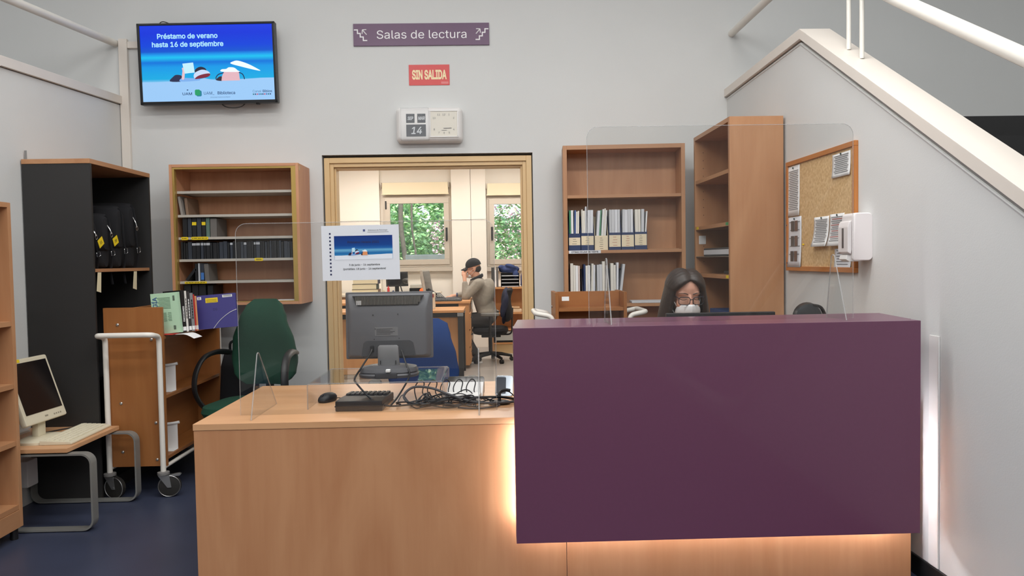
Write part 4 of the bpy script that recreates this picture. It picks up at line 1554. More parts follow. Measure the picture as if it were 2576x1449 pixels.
# ------------------------------------------------------------------ things on the desk
rs = thing('monitor_riser', 'clear acrylic riser table carrying the desk monitor', 'monitor stand', (-.82, 3.31, DZ0 + .0005))
w, d, h = .592, .46, .112
mb = MB()
path = bend([(0, 0, 0), (0, 0, h), (w, 0, h), (w, 0, 0)], .012, 4)
rings = []
for i, p in enumerate(path):
    a = path[max(0, i - 1)]
    b = path[min(len(path) - 1, i + 1)]
    tn = (b - a).normalized()
    nn = Vector((-tn.z, 0, tn.x)) * .0025
    rings.append([p + nn, p - nn, p - nn + Vector((0, d, 0)), p + nn + Vector((0, d, 0))])
mb.loft(rings)
mb.build('bent_sheet', ACRYL, rs, smooth=20)
for yy in (0, d):
    MB().tube([p + Vector((0, yy, 0)) for p in path], .0024, 6).build('cut_edge', ACRE, rs, smooth=0)

GM = M('monitor_grey', (98, 98, 102), 0.5, bump=.15, bscale=600)
GM2 = M('monitor_dark_grey', (66, 66, 70), 0.5)
mon = thing('desk_monitor', 'grey computer monitor seen from behind on the acrylic riser', 'monitor', (-.488, 3.50, DZ0 + .115))
tl = Matrix.Translation((0, .03, .075)) @ Matrix.Rotation(R(-3.0), 4, 'X')
mb = MB()
mb.box(-.2025, .2025, .0, .03, 0, .312, .006, mat=tl)
mb.build('housing', GM, mon)
mb = MB()
mb.loft([[tl @ Vector((x, y, z)) for x, z in rrect(-.195 + i, .195 - i, .006 + i * .5, .306 - j, .012, 4)] for y, i, j in ((.002, 0, 0), (-.012, .006, .012), (-.026, .014, .05), (-.032, .022, .075))])
bs = mb.build('rear_shell', GM, mon)
# vent field: a dark sunken panel with upright bars
mb = MB()
mb.prism([(-.165, .294), (.165, .294), (.14, .247), (-.14, .247)], 'y', -.0300, -.010, mat=tl)
vf = mb.build('vent_panel', M('vent_dark', (48, 46, 46), .7), bs, smooth=0)
mb = MB()
for k in range(46):
    x = -.148 + .296 * k / 45
    zb = .252 if abs(x) < .14 else .262
    mb.box(x - .0017, x + .0017, -.0335, -.0295, zb, .290, mat=tl)
mb.build('vent_bar', M('vent_bar_grey', (112, 108, 100), .5), bs, smooth=0)
mb = MB()
mb.prism([(-.128, .012), (.128, .012), (.116, .078), (.10, .088), (-.10, .088), (-.116, .078)], 'y', -.0335, -.02, bev=.004, mat=tl)
mb.build('port_recess', GM2, bs)
mb = MB()
for x, z in ((-.07, .205), (.045, .207), (.05, .095), (-.065, .092), (-.115, .012), (.115, .018), (-.06, .14)):
    mb.cyl(tl @ Vector((x, -.0345, z)), tl @ Vector((x, -.030, z)), .0026, seg=8)
mb.build('screw', BLACK, bs)
mb = MB()
mb.box(-.062, .044, -.0332, -.03, .108, .148, mat=tl)
rl = mb.build('rating_label', M('rating_grey', (120, 120, 122), .6), bs, smooth=0)
mb = MB()
for k in range(5):
    mb.box(-.055, .01 + .01 * (k % 3), -.0336, -.0331, .114 + .006 * k, .116 + .006 * k, mat=tl)
mb.build('printed_lines', INK, rl, smooth=0)
mb = MB()
for k in range(4):
    mb.box(-.145 + .006 * k, -.142 + .006 * k, -.0350, -.0330, .252, .272, mat=tl)
mb.build('bar_sticker', PAPER, bs, smooth=0)
mb = MB()
mb.loft([superring(0, y, z, rx, ry, 4, 20) for y, z, rx, ry in ((.005, .018, .052, .022), (.0, .05, .05, .018), (-.008, .085, .049, .014), (-.012, .135, .047, .012), (-.012, .142, .04, .009))])
nk = mb.build('neck', M('neck_grey', (128, 128, 130), .45), mon)
for x in (-.035, .035):
    MB().box(x - .0015, x + .0015, -.026, -.018, .055, .072).build('slot', BLACK, nk)
mb = MB()
mb.loft([superring(0, y, z, rx, ry, 2.5, 36) for y, z, rx, ry in ((.0, 0, .135, .10), (.0, .012, .138, .103), (.0, .02, .13, .096), (.0, .024, .135, .098), (.0, .042, .128, .09), (.0, .05, .09, .06))])
bsn = mb.build('base', M('base_grey', (84, 84, 88), .45), mon)
MB().box(-.05, .05, -.108, -.09, .0, .028, .005).build('base_clip', GM2, bsn)
mb = MB()
mb.tube(curve([tl @ Vector((-.075, -.036, .055)), tl @ Vector((-.08, -.06, .03)), Vector((-.115, -.06, .05)), Vector((-.145, -.08, .0)), Vector((-.12, -.16, -.012)), Vector((-.05, -.21, -.07)), Vector((.02, -.22, -.100)), Vector((.14, -.21, -.098)), Vector((.30, -.18, -.10))], 8), .0042, 8)
mb.box(-.083, -.067, -.016, .002, .11, .14, .003)
mb.build('power_cable', BLACK, mon)
MB().tube(curve([tl @ Vector((.06, -.036, .04)), Vector((.085, -.05, .06)), Vector((.105, -.09, .02)), Vector((.10, -.15, -.005)), Vector((.06, -.20, -.07)), Vector((.03, -.23, -.102))], 8), .004, 8).build('video_cable', BLACK, mon)
MB().box(.0, .02, -.115, -.09, .03, .042, .002).build('cable_tie', PAPER, mon)

ms = thing('computer_mouse', 'black computer mouse under the riser beside the black key unit', 'mouse', (-.775, 3.50, DZ0 + .001), rz=R(-25))
MB().loft([superring(0, y, z + .0, rx, ry, 2.4, 24) for y, z, rx, ry in ((0, 0, .029, .050), (0, .008, .032, .054), (.002, .020, .031, .052), (.004, .030, .026, .042), (.006, .037, .016, .026), (.006, .039, .006, .01))]).build('shell', BLACK, ms)
mb = MB()
mb.cyl((-.004, -.034, .026), (.004, -.034, .026), .009, seg=14)
mb.build('scroll_wheel', DARK, ms)
MB().tube(curve([(0, .054, .006), (.02, .07, .004), (.06, .05, .003), (.10, .02, .003), (.13, .05, .003)], 6), .002, 6).build('mouse_cable', BLACK, ms)

# black programming keyboard seen from its rear edge
kb_ = thing('key_unit', 'black desktop key unit with a thick front beside the cable tangle', 'keyboard', (-.590, 3.245, DZ0 + .0005), rz=R(-2))
mb = MB()
mb.prism([(0, 0), (.30, 0), (.30, .030), (.10, .044), (0, .044)], 'x', -.098, .105, bev=.004)
mb.build('body', M('unit_black', (34, 33, 34), .42), kb_)
MB().box(-.1, .107, -.002, .06, .018, .024, .001).build('seam', M('unit_seam', (16, 16, 16), .3), kb_)
for r_ in range(4):
    mb = MB()
    for c_ in range(9):
        y0 = .17 + r_ * .028
        zt = .044 - .014 * (y0 - .10) / .2
        mb.box(-.09 + c_ * .021, -.073 + c_ * .021, y0, y0 + .022, zt - .002, zt + .008, .002, seg=1)
    mb.build('key_row', M('unit_key', (58, 56, 56), .5), kb_)

# cable tangle
rnd = random.Random(21)
CB = [BLACK, M('cable_grey', (74, 74, 78), .5), M('cable_black_gloss', (18, 18, 20), .3)]
labs = ['thick grey cable looping over the tangle', 'black cable running along the desk to the counter']
for k in range(16):
    x, y = -.44 + rnd.uniform(0, .12), 3.26 + rnd.uniform(0, .14)
    pts = [(x, y, DZ0 + .006)]
    n = rnd.randint(7, 10)
    ph = rnd.uniform(0, 6.28)
    span = rnd.uniform(.18, .42)
    for i in range(1, n):
        f = i / (n - 1)
        pts.append((x + span * f + .05 * math.cos(ph + 5.0 * f), max(3.25, y + .06 * math.sin(ph + 6.5 * f) + rnd.uniform(-.02, .02)), DZ0 + .006 + (.05 * abs(math.sin(ph + 3.3 * f)) if 0 < i < n - 1 else 0) * rnd.uniform(.3, 1)))
    r_ = rnd.choice((.0026, .0030, .0036))
    o = MB().tube(curve(pts, 6), r_, 6).build('cable', CB[k % 3])
    tag(o, 'cable in the tangled heap of cords beside the key unit', 'cable', 'tangled cables on the desk')
for k in range(5):
    x = -.36 + .06 * k
    o = MB().tube(curve([(x, 3.46, DZ0 + .005), (x - .012, 3.50, DZ0 + .05), (x + .01, 3.52, DZ0 + .085), (x + .03, 3.53, DZ0 + .07), (x + .025, 3.50, DZ0 + .03), (x + .06, 3.44, DZ0 + .006)], 6), .0028, 6).build('cable', BLACK)
    tag(o, 'thin black cord rising in a loop under the right half of the riser', 'cable', 'cords looped under the riser')
o = MB().tube(curve([(-.37, 3.30, DZ0 + .012), (-.40, 3.31, DZ0 + .05), (-.36, 3.33, DZ0 + .085), (-.28, 3.33, DZ0 + .08), (-.2, 3.30, DZ0 + .055), (-.08, 3.29, DZ0 + .02), (.06, 3.32, DZ0 + .012), (.12, 3.36, DZ0 + .012)], 8), .0055, 8).build('cable', CB[1])
tag(o, labs[0], 'cable')
o = MB().tube(curve([(-.30, 3.28, DZ0 + .03), (-.18, 3.30, DZ0 + .035), (-.06, 3.33, DZ0 + .035), (.03, 3.35, DZ0 + .03), (.10, 3.40, DZ0 + .01)], 8), .0048, 8).build('cable', BLACK)
tag(o, labs[1], 'cable')
for k, (x0, x1) in enumerate(((-.16, .02),)):
    o = MB().tube(curve([(x0, 3.26, DZ0 + .005), (x0 + .05, 3.235, DZ0 + .005), (x0 + .12, 3.24, DZ0 + .005), (x1, 3.29, DZ0 + .006), (x0 + .13, 3.33, DZ0 + .012), (x0 + .04, 3.30, DZ0 + .01)], 6), .0034, 6).build('cable', CB[1])
    tag(o, 'grey cable loop lying on the open desk at the end of the tangle', 'cable')

wb = thing('router_box', 'flat white box among the cables near the purple counter', 'router', (-.15, 3.42, DZ0 + .0005), rz=R(-8))
MB().box(-.075, .085, -.045, .045, .006, .036, .006).build('case', WHITE, wb)
for x, y in ((-.06, -.03), (-.06, .03), (.07, -.03), (.07, .03)):
    MB().cyl((x, y, 0), (x, y, .007), .007).build('foot', RUBBER, wb)
o = thing('document_tray', 'white sloped tray with a mirrored rear edge behind the white box', 'tray', (-.14, 3.56, DZ0 + .0005), rz=R(-4))
MB().prism([(-.05, 0), (.05, 0), (.05, .055), (.046, .06), (-.05, .006)], 'x', -.085, .085, bev=.002).build('tray', WHITE, o)
MB().prism(rrect(-.088, .088, .0, .085, .012), 'y', .052, .056).build('mirror_plate', CHROME, o)
tabx = thing('card_reader', 'silver and black handheld card reader leaning up beside the purple counter', 'card reader', (.045, 3.53, DZ0 + .0005), rot=(R(-16), 0, R(-10)))
MB().prism(rrect(-.045, .04, .0, .098, .014), 'y', 0, .012, bev=.002).build('case', M('reader_silver', (190, 196, 204), .12, .9), tabx)
MB().prism(rrect(-.04, .006, .012, .09, .006), 'y', -.001, .0).build('screen', M('reader_glass', (60, 66, 76), .1), tabx)
sc_ = thing('scanner_base', 'round black scanner base among the cables at the purple counter edge', 'scanner', (.02, 3.36, DZ0 + .0005))
MB().loft([superring(0, 0, z, r, r, 2, 28) for z, r in ((0, .05), (.006, .05), (.010, .042), (.013, .02))]).build('base', CB[2], sc_)
MB().tube(bend([(0, 0, .01), (0, .02, .05), (.03, .03, .055), (.05, .03, .05)], .02), .008, 8).build('stem', BLACK, sc_)
# ------------------------------------------------------------------ bookcase with files, turned a little from the back wall
def bookcase(name, label, loc, rz, w, d, h, zs, th=.028, mats=(SHELF, SHELFX), top=.03):
    t = thing(name, label, 'bookcase', loc, rz=rz)
    MB().box(0, th, 0, d, 0, h, .0012).build('side_panel', mats[0], t)
    MB().box(w - th, w, 0, d, 0, h, .0012).build('side_panel', mats[0], t)
    MB().box(th, w - th, 0.0, d, h - top, h, .0012).build('top_board', mats[1], t)
    MB().box(th, w - th, d - .012, d - .004, .07, h - top).build('back_panel', mats[0], t)
    MB().box(th, w - th, .02, d - .02, 0, .07, .001).build('plinth', mats[1], t)
    for z in zs:
        MB().box(th + .0005, w - th - .0005, .004, d - .013, z - .022, z, .001).build('shelf', mats[1], t)
    return t


FB = Matrix.Translation((.515, 5.405, 0)) @ Matrix.Rotation(R(-3.5), 4, 'Z')
FW = .865
bcf = bookcase('bookcase', 'beech bookcase holding magazine files at the back wall beside the doorway', (.515, 5.405, 0), R(-3.5), FW, .235, 2.178, (.40, .72, 1.045, 1.43, 1.825))
st = MB().box(.035, .262, .0025, .004, 1.408, 1.43).build('shelf_label', PAPERB, bcf)
text('OTRAS HOJAS DE TESTS', .0215, INK, st, (.148, .0022, 1.419), bold=.0006, w=1.06)


def fpos(x, y, z):
    return FB @ Vector((x, y, z))


def booklet(label, group, p, rz, t, h, d, m, lean=0.0):
    o = MB().box(-t / 2, t / 2, 0, d, 0, h, .0008, seg=1).build('booklet', m)
    o.location = p
    o.rotation_euler = (0, lean, rz)
    return tag(o, label, 'booklet', group)


LABELP = M('label_cream', (232, 218, 188), 0.7)
REDINK = M('red_ink', (170, 60, 50), 0.7)
PGR = [PAPER, PAPERB, M('paper_warm', (232, 228, 218), .8), M('paper_grey', (206, 208, 212), .8)]
SPG = M('green_comb', (70, 150, 110), .5)
SPB = M('blue_comb', (76, 98, 150), .5)


def mag_file(label, x, w, z, lz0, lz1, hfront, box_m, ink_m, n_lines, contents, word, yoff=.03, dep=.185, h=.25):
    """cardboard magazine file, low at its front with a big label; booklets stand in it as things of their own"""
    t = thing('magazine_file', label, 'magazine file', fpos(x, yoff, z), rz=R(-3.5))
    g = .003
    mb = MB()
    mb.box(0, w, 0, g, 0, hfront)
    mb.box(0, w, dep - g, dep, 0, h)
    mb.box(g, w - g, g, dep - g, 0, g)
    for x0 in (0, w - g):
        mb.prism([(0, 0), (dep, 0), (dep, h), (dep * .55, h), (0, hfront)], 'x', x0, x0 + g)
    mb.build('box', box_m, t, smooth=0)
    l = MB().box(.003, w - .003, -.0012, 0, lz0, lz1).build('label', LABELP, t, smooth=0)
    mb = MB()
    for k in range(n_lines):
        ww = w * (.30 if k else .2) * (1.0 if n_lines > 4 else 1.4)
        zc = lz1 - (lz1 - lz0) * (k + .7) / (n_lines + .3)
        mb.box(w / 2 - ww * (.35 if k % 2 else .5), w / 2 + ww * (.45 if k % 2 else .4), -.0016, -.0012, zc - .0012, zc + .0012)
    mb.build('printed_lines', ink_m, l, smooth=0)
    xx = .006
    tot = sum(c[0] for c in contents)
    for k, (t_, hh, m, lean) in enumerate(contents):
        booklet('paper booklet standing in the ' + word, 'booklets in the ' + word, fpos(x + xx + t_ / 2, yoff + .006, z + .0045), R(-3.5), t_ - .0012, hh, .165, m, R(lean))
        xx += t_


P = PGR
z = 1.4305
NAVD = NAVY
mag_file('navy magazine file with green comb bound sheets, first on the upper row', .034, .087, z, .038, .093, .122, NAVD, INK, 3, [(.013, .285, SPG, 0), (.018, .285, P[0], 0), (.014, .285, SPB, 1.5), (.012, .275, P[2], 1), (.012, .28, P[2], 1)], 'first magazine file of the upper row')
mag_file('navy magazine file with one sheet sticking up, second on the upper row', .123, .094, z, .038, .103, .124, NAVD, INK, 5, [(.010, .29, P[2], 0), (.016, .28, P[2], 0), (.012, .31, P[3], 0), (.02, .285, P[1], 1), (.022, .285, P[1], 1)], 'second magazine file of the upper row')
mag_file('cream fronted magazine file full of slanting papers on the upper row', .221, .096, z, .002, .098, .104, LABELP, INK, 6, [(.02, .28, P[1], 4), (.014, .283, M('paper_greenblue', (86, 140, 110), .7), 3), (.013, .29, P[0], 4), (.011, .295, P[2], 4), (.010, .283, P[0], 4)], 'cream fronted magazine file')
mag_file('navy magazine file of grey sheets with a red underlined label, fourth on the upper row', .322, .088, z, .022, .106, .124, NAVD, REDINK, 4, [(.014, .285, P[3], 0), (.025, .285, P[3], 0), (.02, .285, P[1], 0), (.018, .285, P[3], 0)], 'fourth magazine file of the upper row')
mag_file('navy magazine file with a red printed label, fifth on the upper row', .412, .092, z, .022, .106, .124, NAVD, REDINK, 5, [(.02, .285, P[3], 1), (.022, .283, P[1], 0), (.02, .285, P[3], 0), (.018, .285, P[1], 0)], 'fifth magazine file of the upper row')
mag_file('navy magazine file with a finely printed label, last on the upper row', .506, .09, z, .030, .110, .126, NAVD, INK, 6, [(.022, .283, P[2], 0), (.018, .283, P[2], 0), (.022, .285, P[3], 1), (.010, .27, P[0], 4)], 'last magazine file of the upper row')
z = 1.0455
mag_file('brown magazine file with a stack of tests, first on the lower row', .037, .092, z, .002, .030, .045, M('file_brown', (84, 66, 60), .6), INK, 3, [(.022, .288, P[2], 0), (.016, .275, P[2], 0), (.018, .272, P[0], 0), (.014, .27, M('paper_pink', (214, 196, 188), .8), 0)], 'first magazine file of the lower row')
mag_file('navy magazine file with a tall crumpled sheet, second on the lower row', .133, .092, z, .002, .034, .062, NAVD, INK, 2, [(.014, .28, NAVD, 0), (.014, .27, P[2], 0), (.02, .272, P[0], 0), (.016, .285, P[2], 2), (.016, .275, P[1], 1)], 'second magazine file of the lower row')
mag_file('cream magazine file with grey envelopes, third on the lower row', .229, .09, z, .002, .030, .04, LABELP, INK, 2, [(.016, .275, P[3], 0), (.022, .278, P[3], 0), (.02, .30, P[2], 0), (.014, .27, P[3], 1)], 'third magazine file of the lower row')
mag_file('navy magazine file with a leaning grey folder, last on the lower row', .327, .092, z, .002, .032, .062, NAVD, INK, 2, [(.022, .285, P[2], 0), (.016, .272, P[2], 0), (.016, .29, P[1], 1), (.018, .28, P[3], 7)], 'last magazine file of the lower row')
o = MB().box(0, .22, 0, .15, 0, .004).build('sheet_stack', M('card_brown', (170, 130, 96), .8))
o.location, o.rotation_euler = fpos(.60, .01, 1.4305), (0, 0, R(-3.5))
tag(o, 'thin brown card on the shelf edge beside the last upper magazine file', 'card')
o = MB().box(0, .26, 0, .15, 0, .016, .003).build('paper_pile', P[3])
o.location, o.rotation_euler = fpos(.48, .01, 1.046), (0, 0, R(-3.5))
tag(o, 'flat pile of grey papers on the lower file row near the woman', 'papers')

# ------------------------------------------------------------------ tall bookcase against the right wall
EX0, EX1, EY0, EY1, EH = 1.445, 1.775, 4.56, 5.37, 2.215
te = thing('tall_bookcase', 'tall beech bookcase showing its broad end panel beside the cork board', 'bookcase', (EX0, EY0, 0))
w, d = EX1 - EX0, EY1 - EY0
ep = MB().box(0, w, 0, .028, 0, EH, .0015).build('end_panel', SHELF, te)
ep2 = MB().box(0, w, d - .028, d, 0, EH, .0015).build('end_panel', SHELF, te)
MB().box(.0, w, .0285, d - .0285, EH - .028, EH, .001).build('top_board', SHELFY, te)
MB().box(w - .012, w - .002, .0285, d - .0285, .06, EH - .03).build('back_panel', SHELF, te)
MB().box(.02, w - .02, .0285, d - .0285, 0, .06).build('plinth', SHELFY, te)
SZ = (1.905, 1.582, 1.255, .93, .60, .30)
for k, z in enumerate(SZ):
    s = MB().box(.003, w - .013, .029, d - .029, z - .025, z, .001).build('shelf', SHELFY, te)
    if k in (1, 2):
        for yy, m in ((d - .10, YELLOW), (.04, M('green_sticker', (60, 150, 90)) if k == 1 else YELLOW)):
            MB().box(.0015, .003, yy, yy + .05, z - .02, z - .002).build('shelf_label', m, s, smooth=0)
MB().box(.003, w - .013, .029, d - .029, 1.367, 1.372, .0005).build('thin_shelf', M('grey_shelf', (120, 112, 104), .5), te)
mb = MB()
for k in range(22):
    z = .95 + .055 * k
    if min(abs(z - q) for q in SZ) < .03:
        continue
    for x in (.06, .26):
        mb.cyl((x, d - .0290, z), (x, d - .0280, z), .003, seg=6)
mb.build('peg_hole', M('hole_dark', (70, 44, 30), .9), ep2, smooth=0)
MB().prism(rrect(.025, .075, 1.46, 1.52, .004), 'y', d - .0295, d - .0285).build('sticker', PAPER, ep2, smooth=0)
o = MB().box(0, .23, 0, .09, 0, .225, .004).build('box_file', M('box_charcoal', (44, 46, 48), .6))
o.location = (EX0 + .03, EY0 + .035, 1.5825)
tag(o, 'dark upright box file inside the tall bookcase at eye level', 'box file')
rb = thing('ring_binder', 'dark binder lying flat on the thin shelf of the tall bookcase', 'binder', (EX0 + .02, EY0 + .05, 1.3725))
MB().box(0, .26, 0, .60, 0, .055, .008).build('cover', M('binder_grey', (70, 72, 74), .5), rb)
MB().box(-.001, .002, .01, .59, .012, .043).build('pages', P[3], rb)
o = MB().box(0, .25, 0, .5, 0, .09, .003).build('storage_box', M('box_blue', (40, 74, 124), .5))
o.location = (EX0 + .03, EY0 + .04, .9305)
tag(o, 'blue box low in the tall bookcase behind the woman', 'box')
cl = MB().box(-.012, .012, -.05, .05, 0, .02, .004).build('stapler', M('stapler_dark', (70, 60, 56), .5))
cl.location = (EX0 + .12, EY0 + .36, 1.2555)
cl.rotation_euler = (0, 0, R(35))
tag(cl, 'small dark stapler lying on the shelf under the flat binder', 'stapler')

# ------------------------------------------------------------------ cork board on the right wall
CY0, CY1, CZ0, CZ1 = 3.652, 4.515, 1.279, 1.925
kb2 = thing('cork_board', 'cork notice board in an orange wood frame on the sloping stair wall', 'notice board', (RW - .0005, CY0, CZ0))
w, h = CY1 - CY0, CZ1 - CZ0
cork = bpy.data.materials.new('cork')
cork.use_nodes = True
nt = cork.node_tree
pb = nt.nodes['Principled BSDF']
pb.inputs['Roughness'].default_value = .9
tc = nt.nodes.new('ShaderNodeTexCoord')
nz = nt.nodes.new('ShaderNodeTexNoise')
nz.inputs['Scale'].default_value = 70
nz.inputs['Detail'].default_value = 8
rp = nt.nodes.new('ShaderNodeValToRGB')
rp.color_ramp.elements[0].position, rp.color_ramp.elements[1].position = .3, .68
rp.color_ramp.elements[0].color = (*lin((202, 162, 112)), 1)
rp.color_ramp.elements[1].color = (*lin((232, 198, 148)), 1)
nt.links.new(tc.outputs['Object'], nz.inputs['Vector'])
nt.links.new(nz.outputs['Fac'], rp.inputs['Fac'])
nt.links.new(rp.outputs['Color'], pb.inputs['Base Color'])
MB().box(-.010, 0, .01, w - .01, .01, h - .01).build('cork_sheet', cork, kb2, smooth=0)
FR = wood('orange_pine', (178, 110, 52), (200, 130, 68), 'Y')
FRZ = wood('orange_pine_up', (178, 110, 52), (200, 130, 68), 'Z')
for a, m in (((0, w, 0, .026), FR), ((0, w, h - .026, h), FR), ((0, .026, .026, h - .026), FRZ), ((w - .026, w, .026, h - .026), FRZ)):
    MB().box(-.020, 0, *a, bev=.002).build('frame', m, kb2)


def pinned(name, label, y0, y1, z0, z1, m, lines, curl=.012, group='papers pinned on the cork board', pics=0, red=False):
    """a sheet pinned to the board, its free edges curling off"""
    t = thing(name, label, 'paper', (RW - .0115, y0, z0), group=group)
    w, h = y1 - y0, z1 - z0
    n = 8
    mb = MB()
    mb.quadpatch([[(-.001 - curl * ((1 - j / n) ** 3) - .3 * curl * abs(i / n - .5), w * i / n, h * j / n) for j in range(n + 1)] for i in range(n + 1)])
    o = mb.build('sheet', m, t)
    sol = o.modifiers.new('thickness', 'SOLIDIFY')
    sol.thickness = .0005
    sol.offset = 0

    def xo(j):
        return -.0018 - curl * ((1 - j) ** 3) - .15 * curl
    mb = MB()
    mr = MB()
    for k in range(lines):
        f = .90 - .8 * k / max(lines, 1)
        (mr if red and k % 3 == 1 else mb).box(xo(f) - .0012, xo(f) - .0004, w * (.1 + .03 * (k % 3)), w * (.88 - .05 * (k % 2)), h * f - .0016, h * f + .0016)
    mb.build('printed_lines', M('print_grey', (120, 120, 124), .8), o, smooth=0)
    if red:
        mr.build('red_lines', REDINK, o, smooth=0)
    else:
        mr.bm.free()
    for k in range(pics):
        f = .82 - .3 * k
        for q in range(2):
            MB().box(xo(f) - .003, xo(f) - .001, w * (.25 + .27 * q), w * (.47 + .27 * q), h * f - .03, h * f + .03, .001).build('photo', M('photo_print_%d' % q, ((120, 96, 84), (96, 88, 82))[q], .7), o)
    mb = MB()
    mb.ell((-.006, w * .5, h * .96), (.004, .0055, .0055), u=10, v=6)
    mb.build('pin', M('pin_dark', (40, 60, 50), .4), t)
    return t


pinned('pinned_paper', 'long printed list at the bookcase side top of the cork board', 4.325, 4.50, 1.60, 1.893, PAPER, 22, .004)
pinned('pinned_paper', 'printed sheet with six small photos below the long list on the cork board', 4.30, 4.495, 1.30, 1.595, PAPERB, 5, .008, pics=3)
pinned('pinned_paper', 'small printed table at the top corner of the cork board near the stairs', 3.705, 3.905, 1.765, 1.885, PAPER, 10, .006)
pinned('pinned_paper', 'curling printed sheet low in the middle of the cork board', 3.94, 4.125, 1.415, 1.575, PAPER, 13, .022)
pinned('pinned_paper', 'curling sheet with red lines beside the white dispenser', 3.765, 3.93, 1.415, 1.58, PAPER, 13, .022, red=True)
pinned('pinned_paper', 'faint sheet at the bottom corner of the cork board under the dispenser', 3.70, 3.88, 1.297, 1.40, PAPERB, 6, .006)
for y, z, m, lab in ((4.50, 1.55, NAVY, 'dark pushpin at the upper photo of the sheet with photos'), (4.495, 1.325, NAVY, 'dark pushpin at the foot of the sheet with photos'), (4.27, 1.43, YELLOW, 'yellow pushpin alone on the cork beside the photo sheet')):
    o = MB().ell((0, 0, 0), (.007, .005, .005), u=10, v=6).build('pushpin', m)
    o.location = (RW - .0165, y, z)
    tag(o, lab, 'pin')

# soap dispenser
dp = thing('soap_dispenser', 'white wall dispenser overlapping the edge of the cork board', 'dispenser', (RW - .0005, 3.515, 1.34))
mb = MB()
mb.loft([[Vector((x, yy, z)) for x, z in rrect(-.095 + i, 0, 0 + i, .225 - i, .018, 5)] for yy, i in ((.0, .004), (.004, 0), (.105, 0), (.112, .006))])
mb.build('case', M('dispenser_white', (238, 232, 232), .3), dp)
mb = MB()
mb.prism([(-.096, .05), (-.096, .19), (-.108, .185), (-.116, .16), (-.116, .04), (-.100, .03)], 'y', .005, .106, bev=.004)
mb.build('front_cover', MATS['dispenser_white'], dp)
MB().box(-.118, -.115, .045, .062, .06, .155, .002).build('level_window', M('window_dark', (84, 78, 78), .3), dp)
mb = MB()
mb.prism([(-.112, .028), (-.05, .012), (-.05, -.004), (-.10, -.004), (-.118, .006)], 'y', .02, .092, bev=.003)
mb.build('push_lever', WHITE, dp)

# dark desk lamp head behind the counter
dl = thing('desk_lamp', 'black rounded desk lamp head just showing over the purple counter', 'lamp', (1.60, 3.80, DZ0 + .001))
MB().loft([superring(0, 0, z, r, r, 2, 24) for z, r in ((0, .08), (.012, .08), (.018, .06), (.022, .02))]).build('base', BLACK, dl)
MB().tube(curve([(0, 0, .02), (.02, 0, .15), (.05, 0, .28), (.06, 0, .34)], 6), .008, 8).build('stem', BLACK, dl)
sh = MB()
sh.loft([[Vector((x, y, z)) for x, z in circ(0.0, .325, r, r, 24)] for y, r in ((-.025, .045), (-.02, .066), (.01, .074), (.02, .07), (.025, .05))])
sh.build('lamp_shade', M('lamp_black', (38, 40, 42), .35), dl)
MB().tube(curve([(.02, -.01, .385), (.06, -.01, .375), (.085, 0, .34), (.09, 0, .30)], 6), .012, 8, flat=(.6, 1.2)).build('shade_arm', BLACK, dl)

# slim monitor behind the counter
sm = thing('slim_monitor', 'slim black monitor whose top edge shows above the purple counter', 'monitor', (1.04, 3.42, DZ0 + .001), rz=R(-1))
MB().box(-.25, .25, 0, .028, .075, .383, .004).build('housing', M('slim_black', (40, 40, 42), .4), sm)
MB().box(-.24, .24, .028, .030, .09, .372).build('screen', M('screen_dark', (20, 22, 26), .15), sm)
MB().box(-.02, .02, -.03, .0, .01, .2, .004).build('stand_post', BLACK, sm)
MB().loft([superring(0, .0, z, rx, ry, 3, 24) for z, rx, ry in ((0, .12, .08), (.008, .12, .08), (.012, .10, .06))]).build('base', BLACK, sm)
# ------------------------------------------------------------------ office seen through the doorway
def office_desk(name, label, x0, x1, y0, y1, zt, legs, panel=None, pedestal=None):
    t = thing(name, label, 'desk', (x0, y0, 0))
    w, d = x1 - x0, y1 - y0
    MB().box(0, w, 0, d, zt - .03, zt, .004).build('desktop', OAK, t)
    LG = M('desk_leg_black', (34, 33, 34), .5)
    for lx, ly in legs:
        l = MB().box(lx - .03, lx + .03, ly - .03, ly + .03, 0, zt - .075, .004).build('leg', LG, t)
        MB().box(lx - .035, lx + .035, ly - .035, ly + .035, zt - .0745, zt - .0305, .006).build('corner_cap', STEEL, l)
    MB().box(.06, w - .06, .03, .06, zt - .085, zt - .0305, .002).build('frame_rail', LG, t)
    if panel:
        MB().box(.02, w - .06, .10, .12, .06, zt - .031, .002).build('modesty_panel', OAKZ, t)
    if pedestal:
        px0, px1 = pedestal
        pd = MB().box(px0, px1, .02, d - .05, .04, zt - .0305, .003).build('pedestal', OAKZ, t)
        for k in range(3):
            dr = MB().box(px1 - .0, px1 + .018, .03, d - .06, .06 + k * .22, .26 + k * .22, .003).build('drawer', OAKZ, t)
            MB().tube(bend([(px1 + .018, .15, .20 + k * .22), (px1 + .04, .15, .20 + k * .22), (px1 + .04, .30, .20 + k * .22), (px1 + .018, .30, .20 + k * .22)], .01), .006, 8).build('drawer_handle', BLACK, dr)
    return t


office_desk('office_desk', 'oak office desk with black legs nearest the office doorway', -2.1, -.345, 8.76, 9.45, .80, ((.04, .04), (1.715, .04), (.04, .65), (1.715, .65)), panel=True)
office_desk('office_desk', 'oak office desk with a drawer pedestal where the man in the cap sits', -2.1, -.29, 9.56, 10.55, .86, ((.04, .04), (.04, .95), (1.77, .95)), pedestal=(1.66, 1.79))


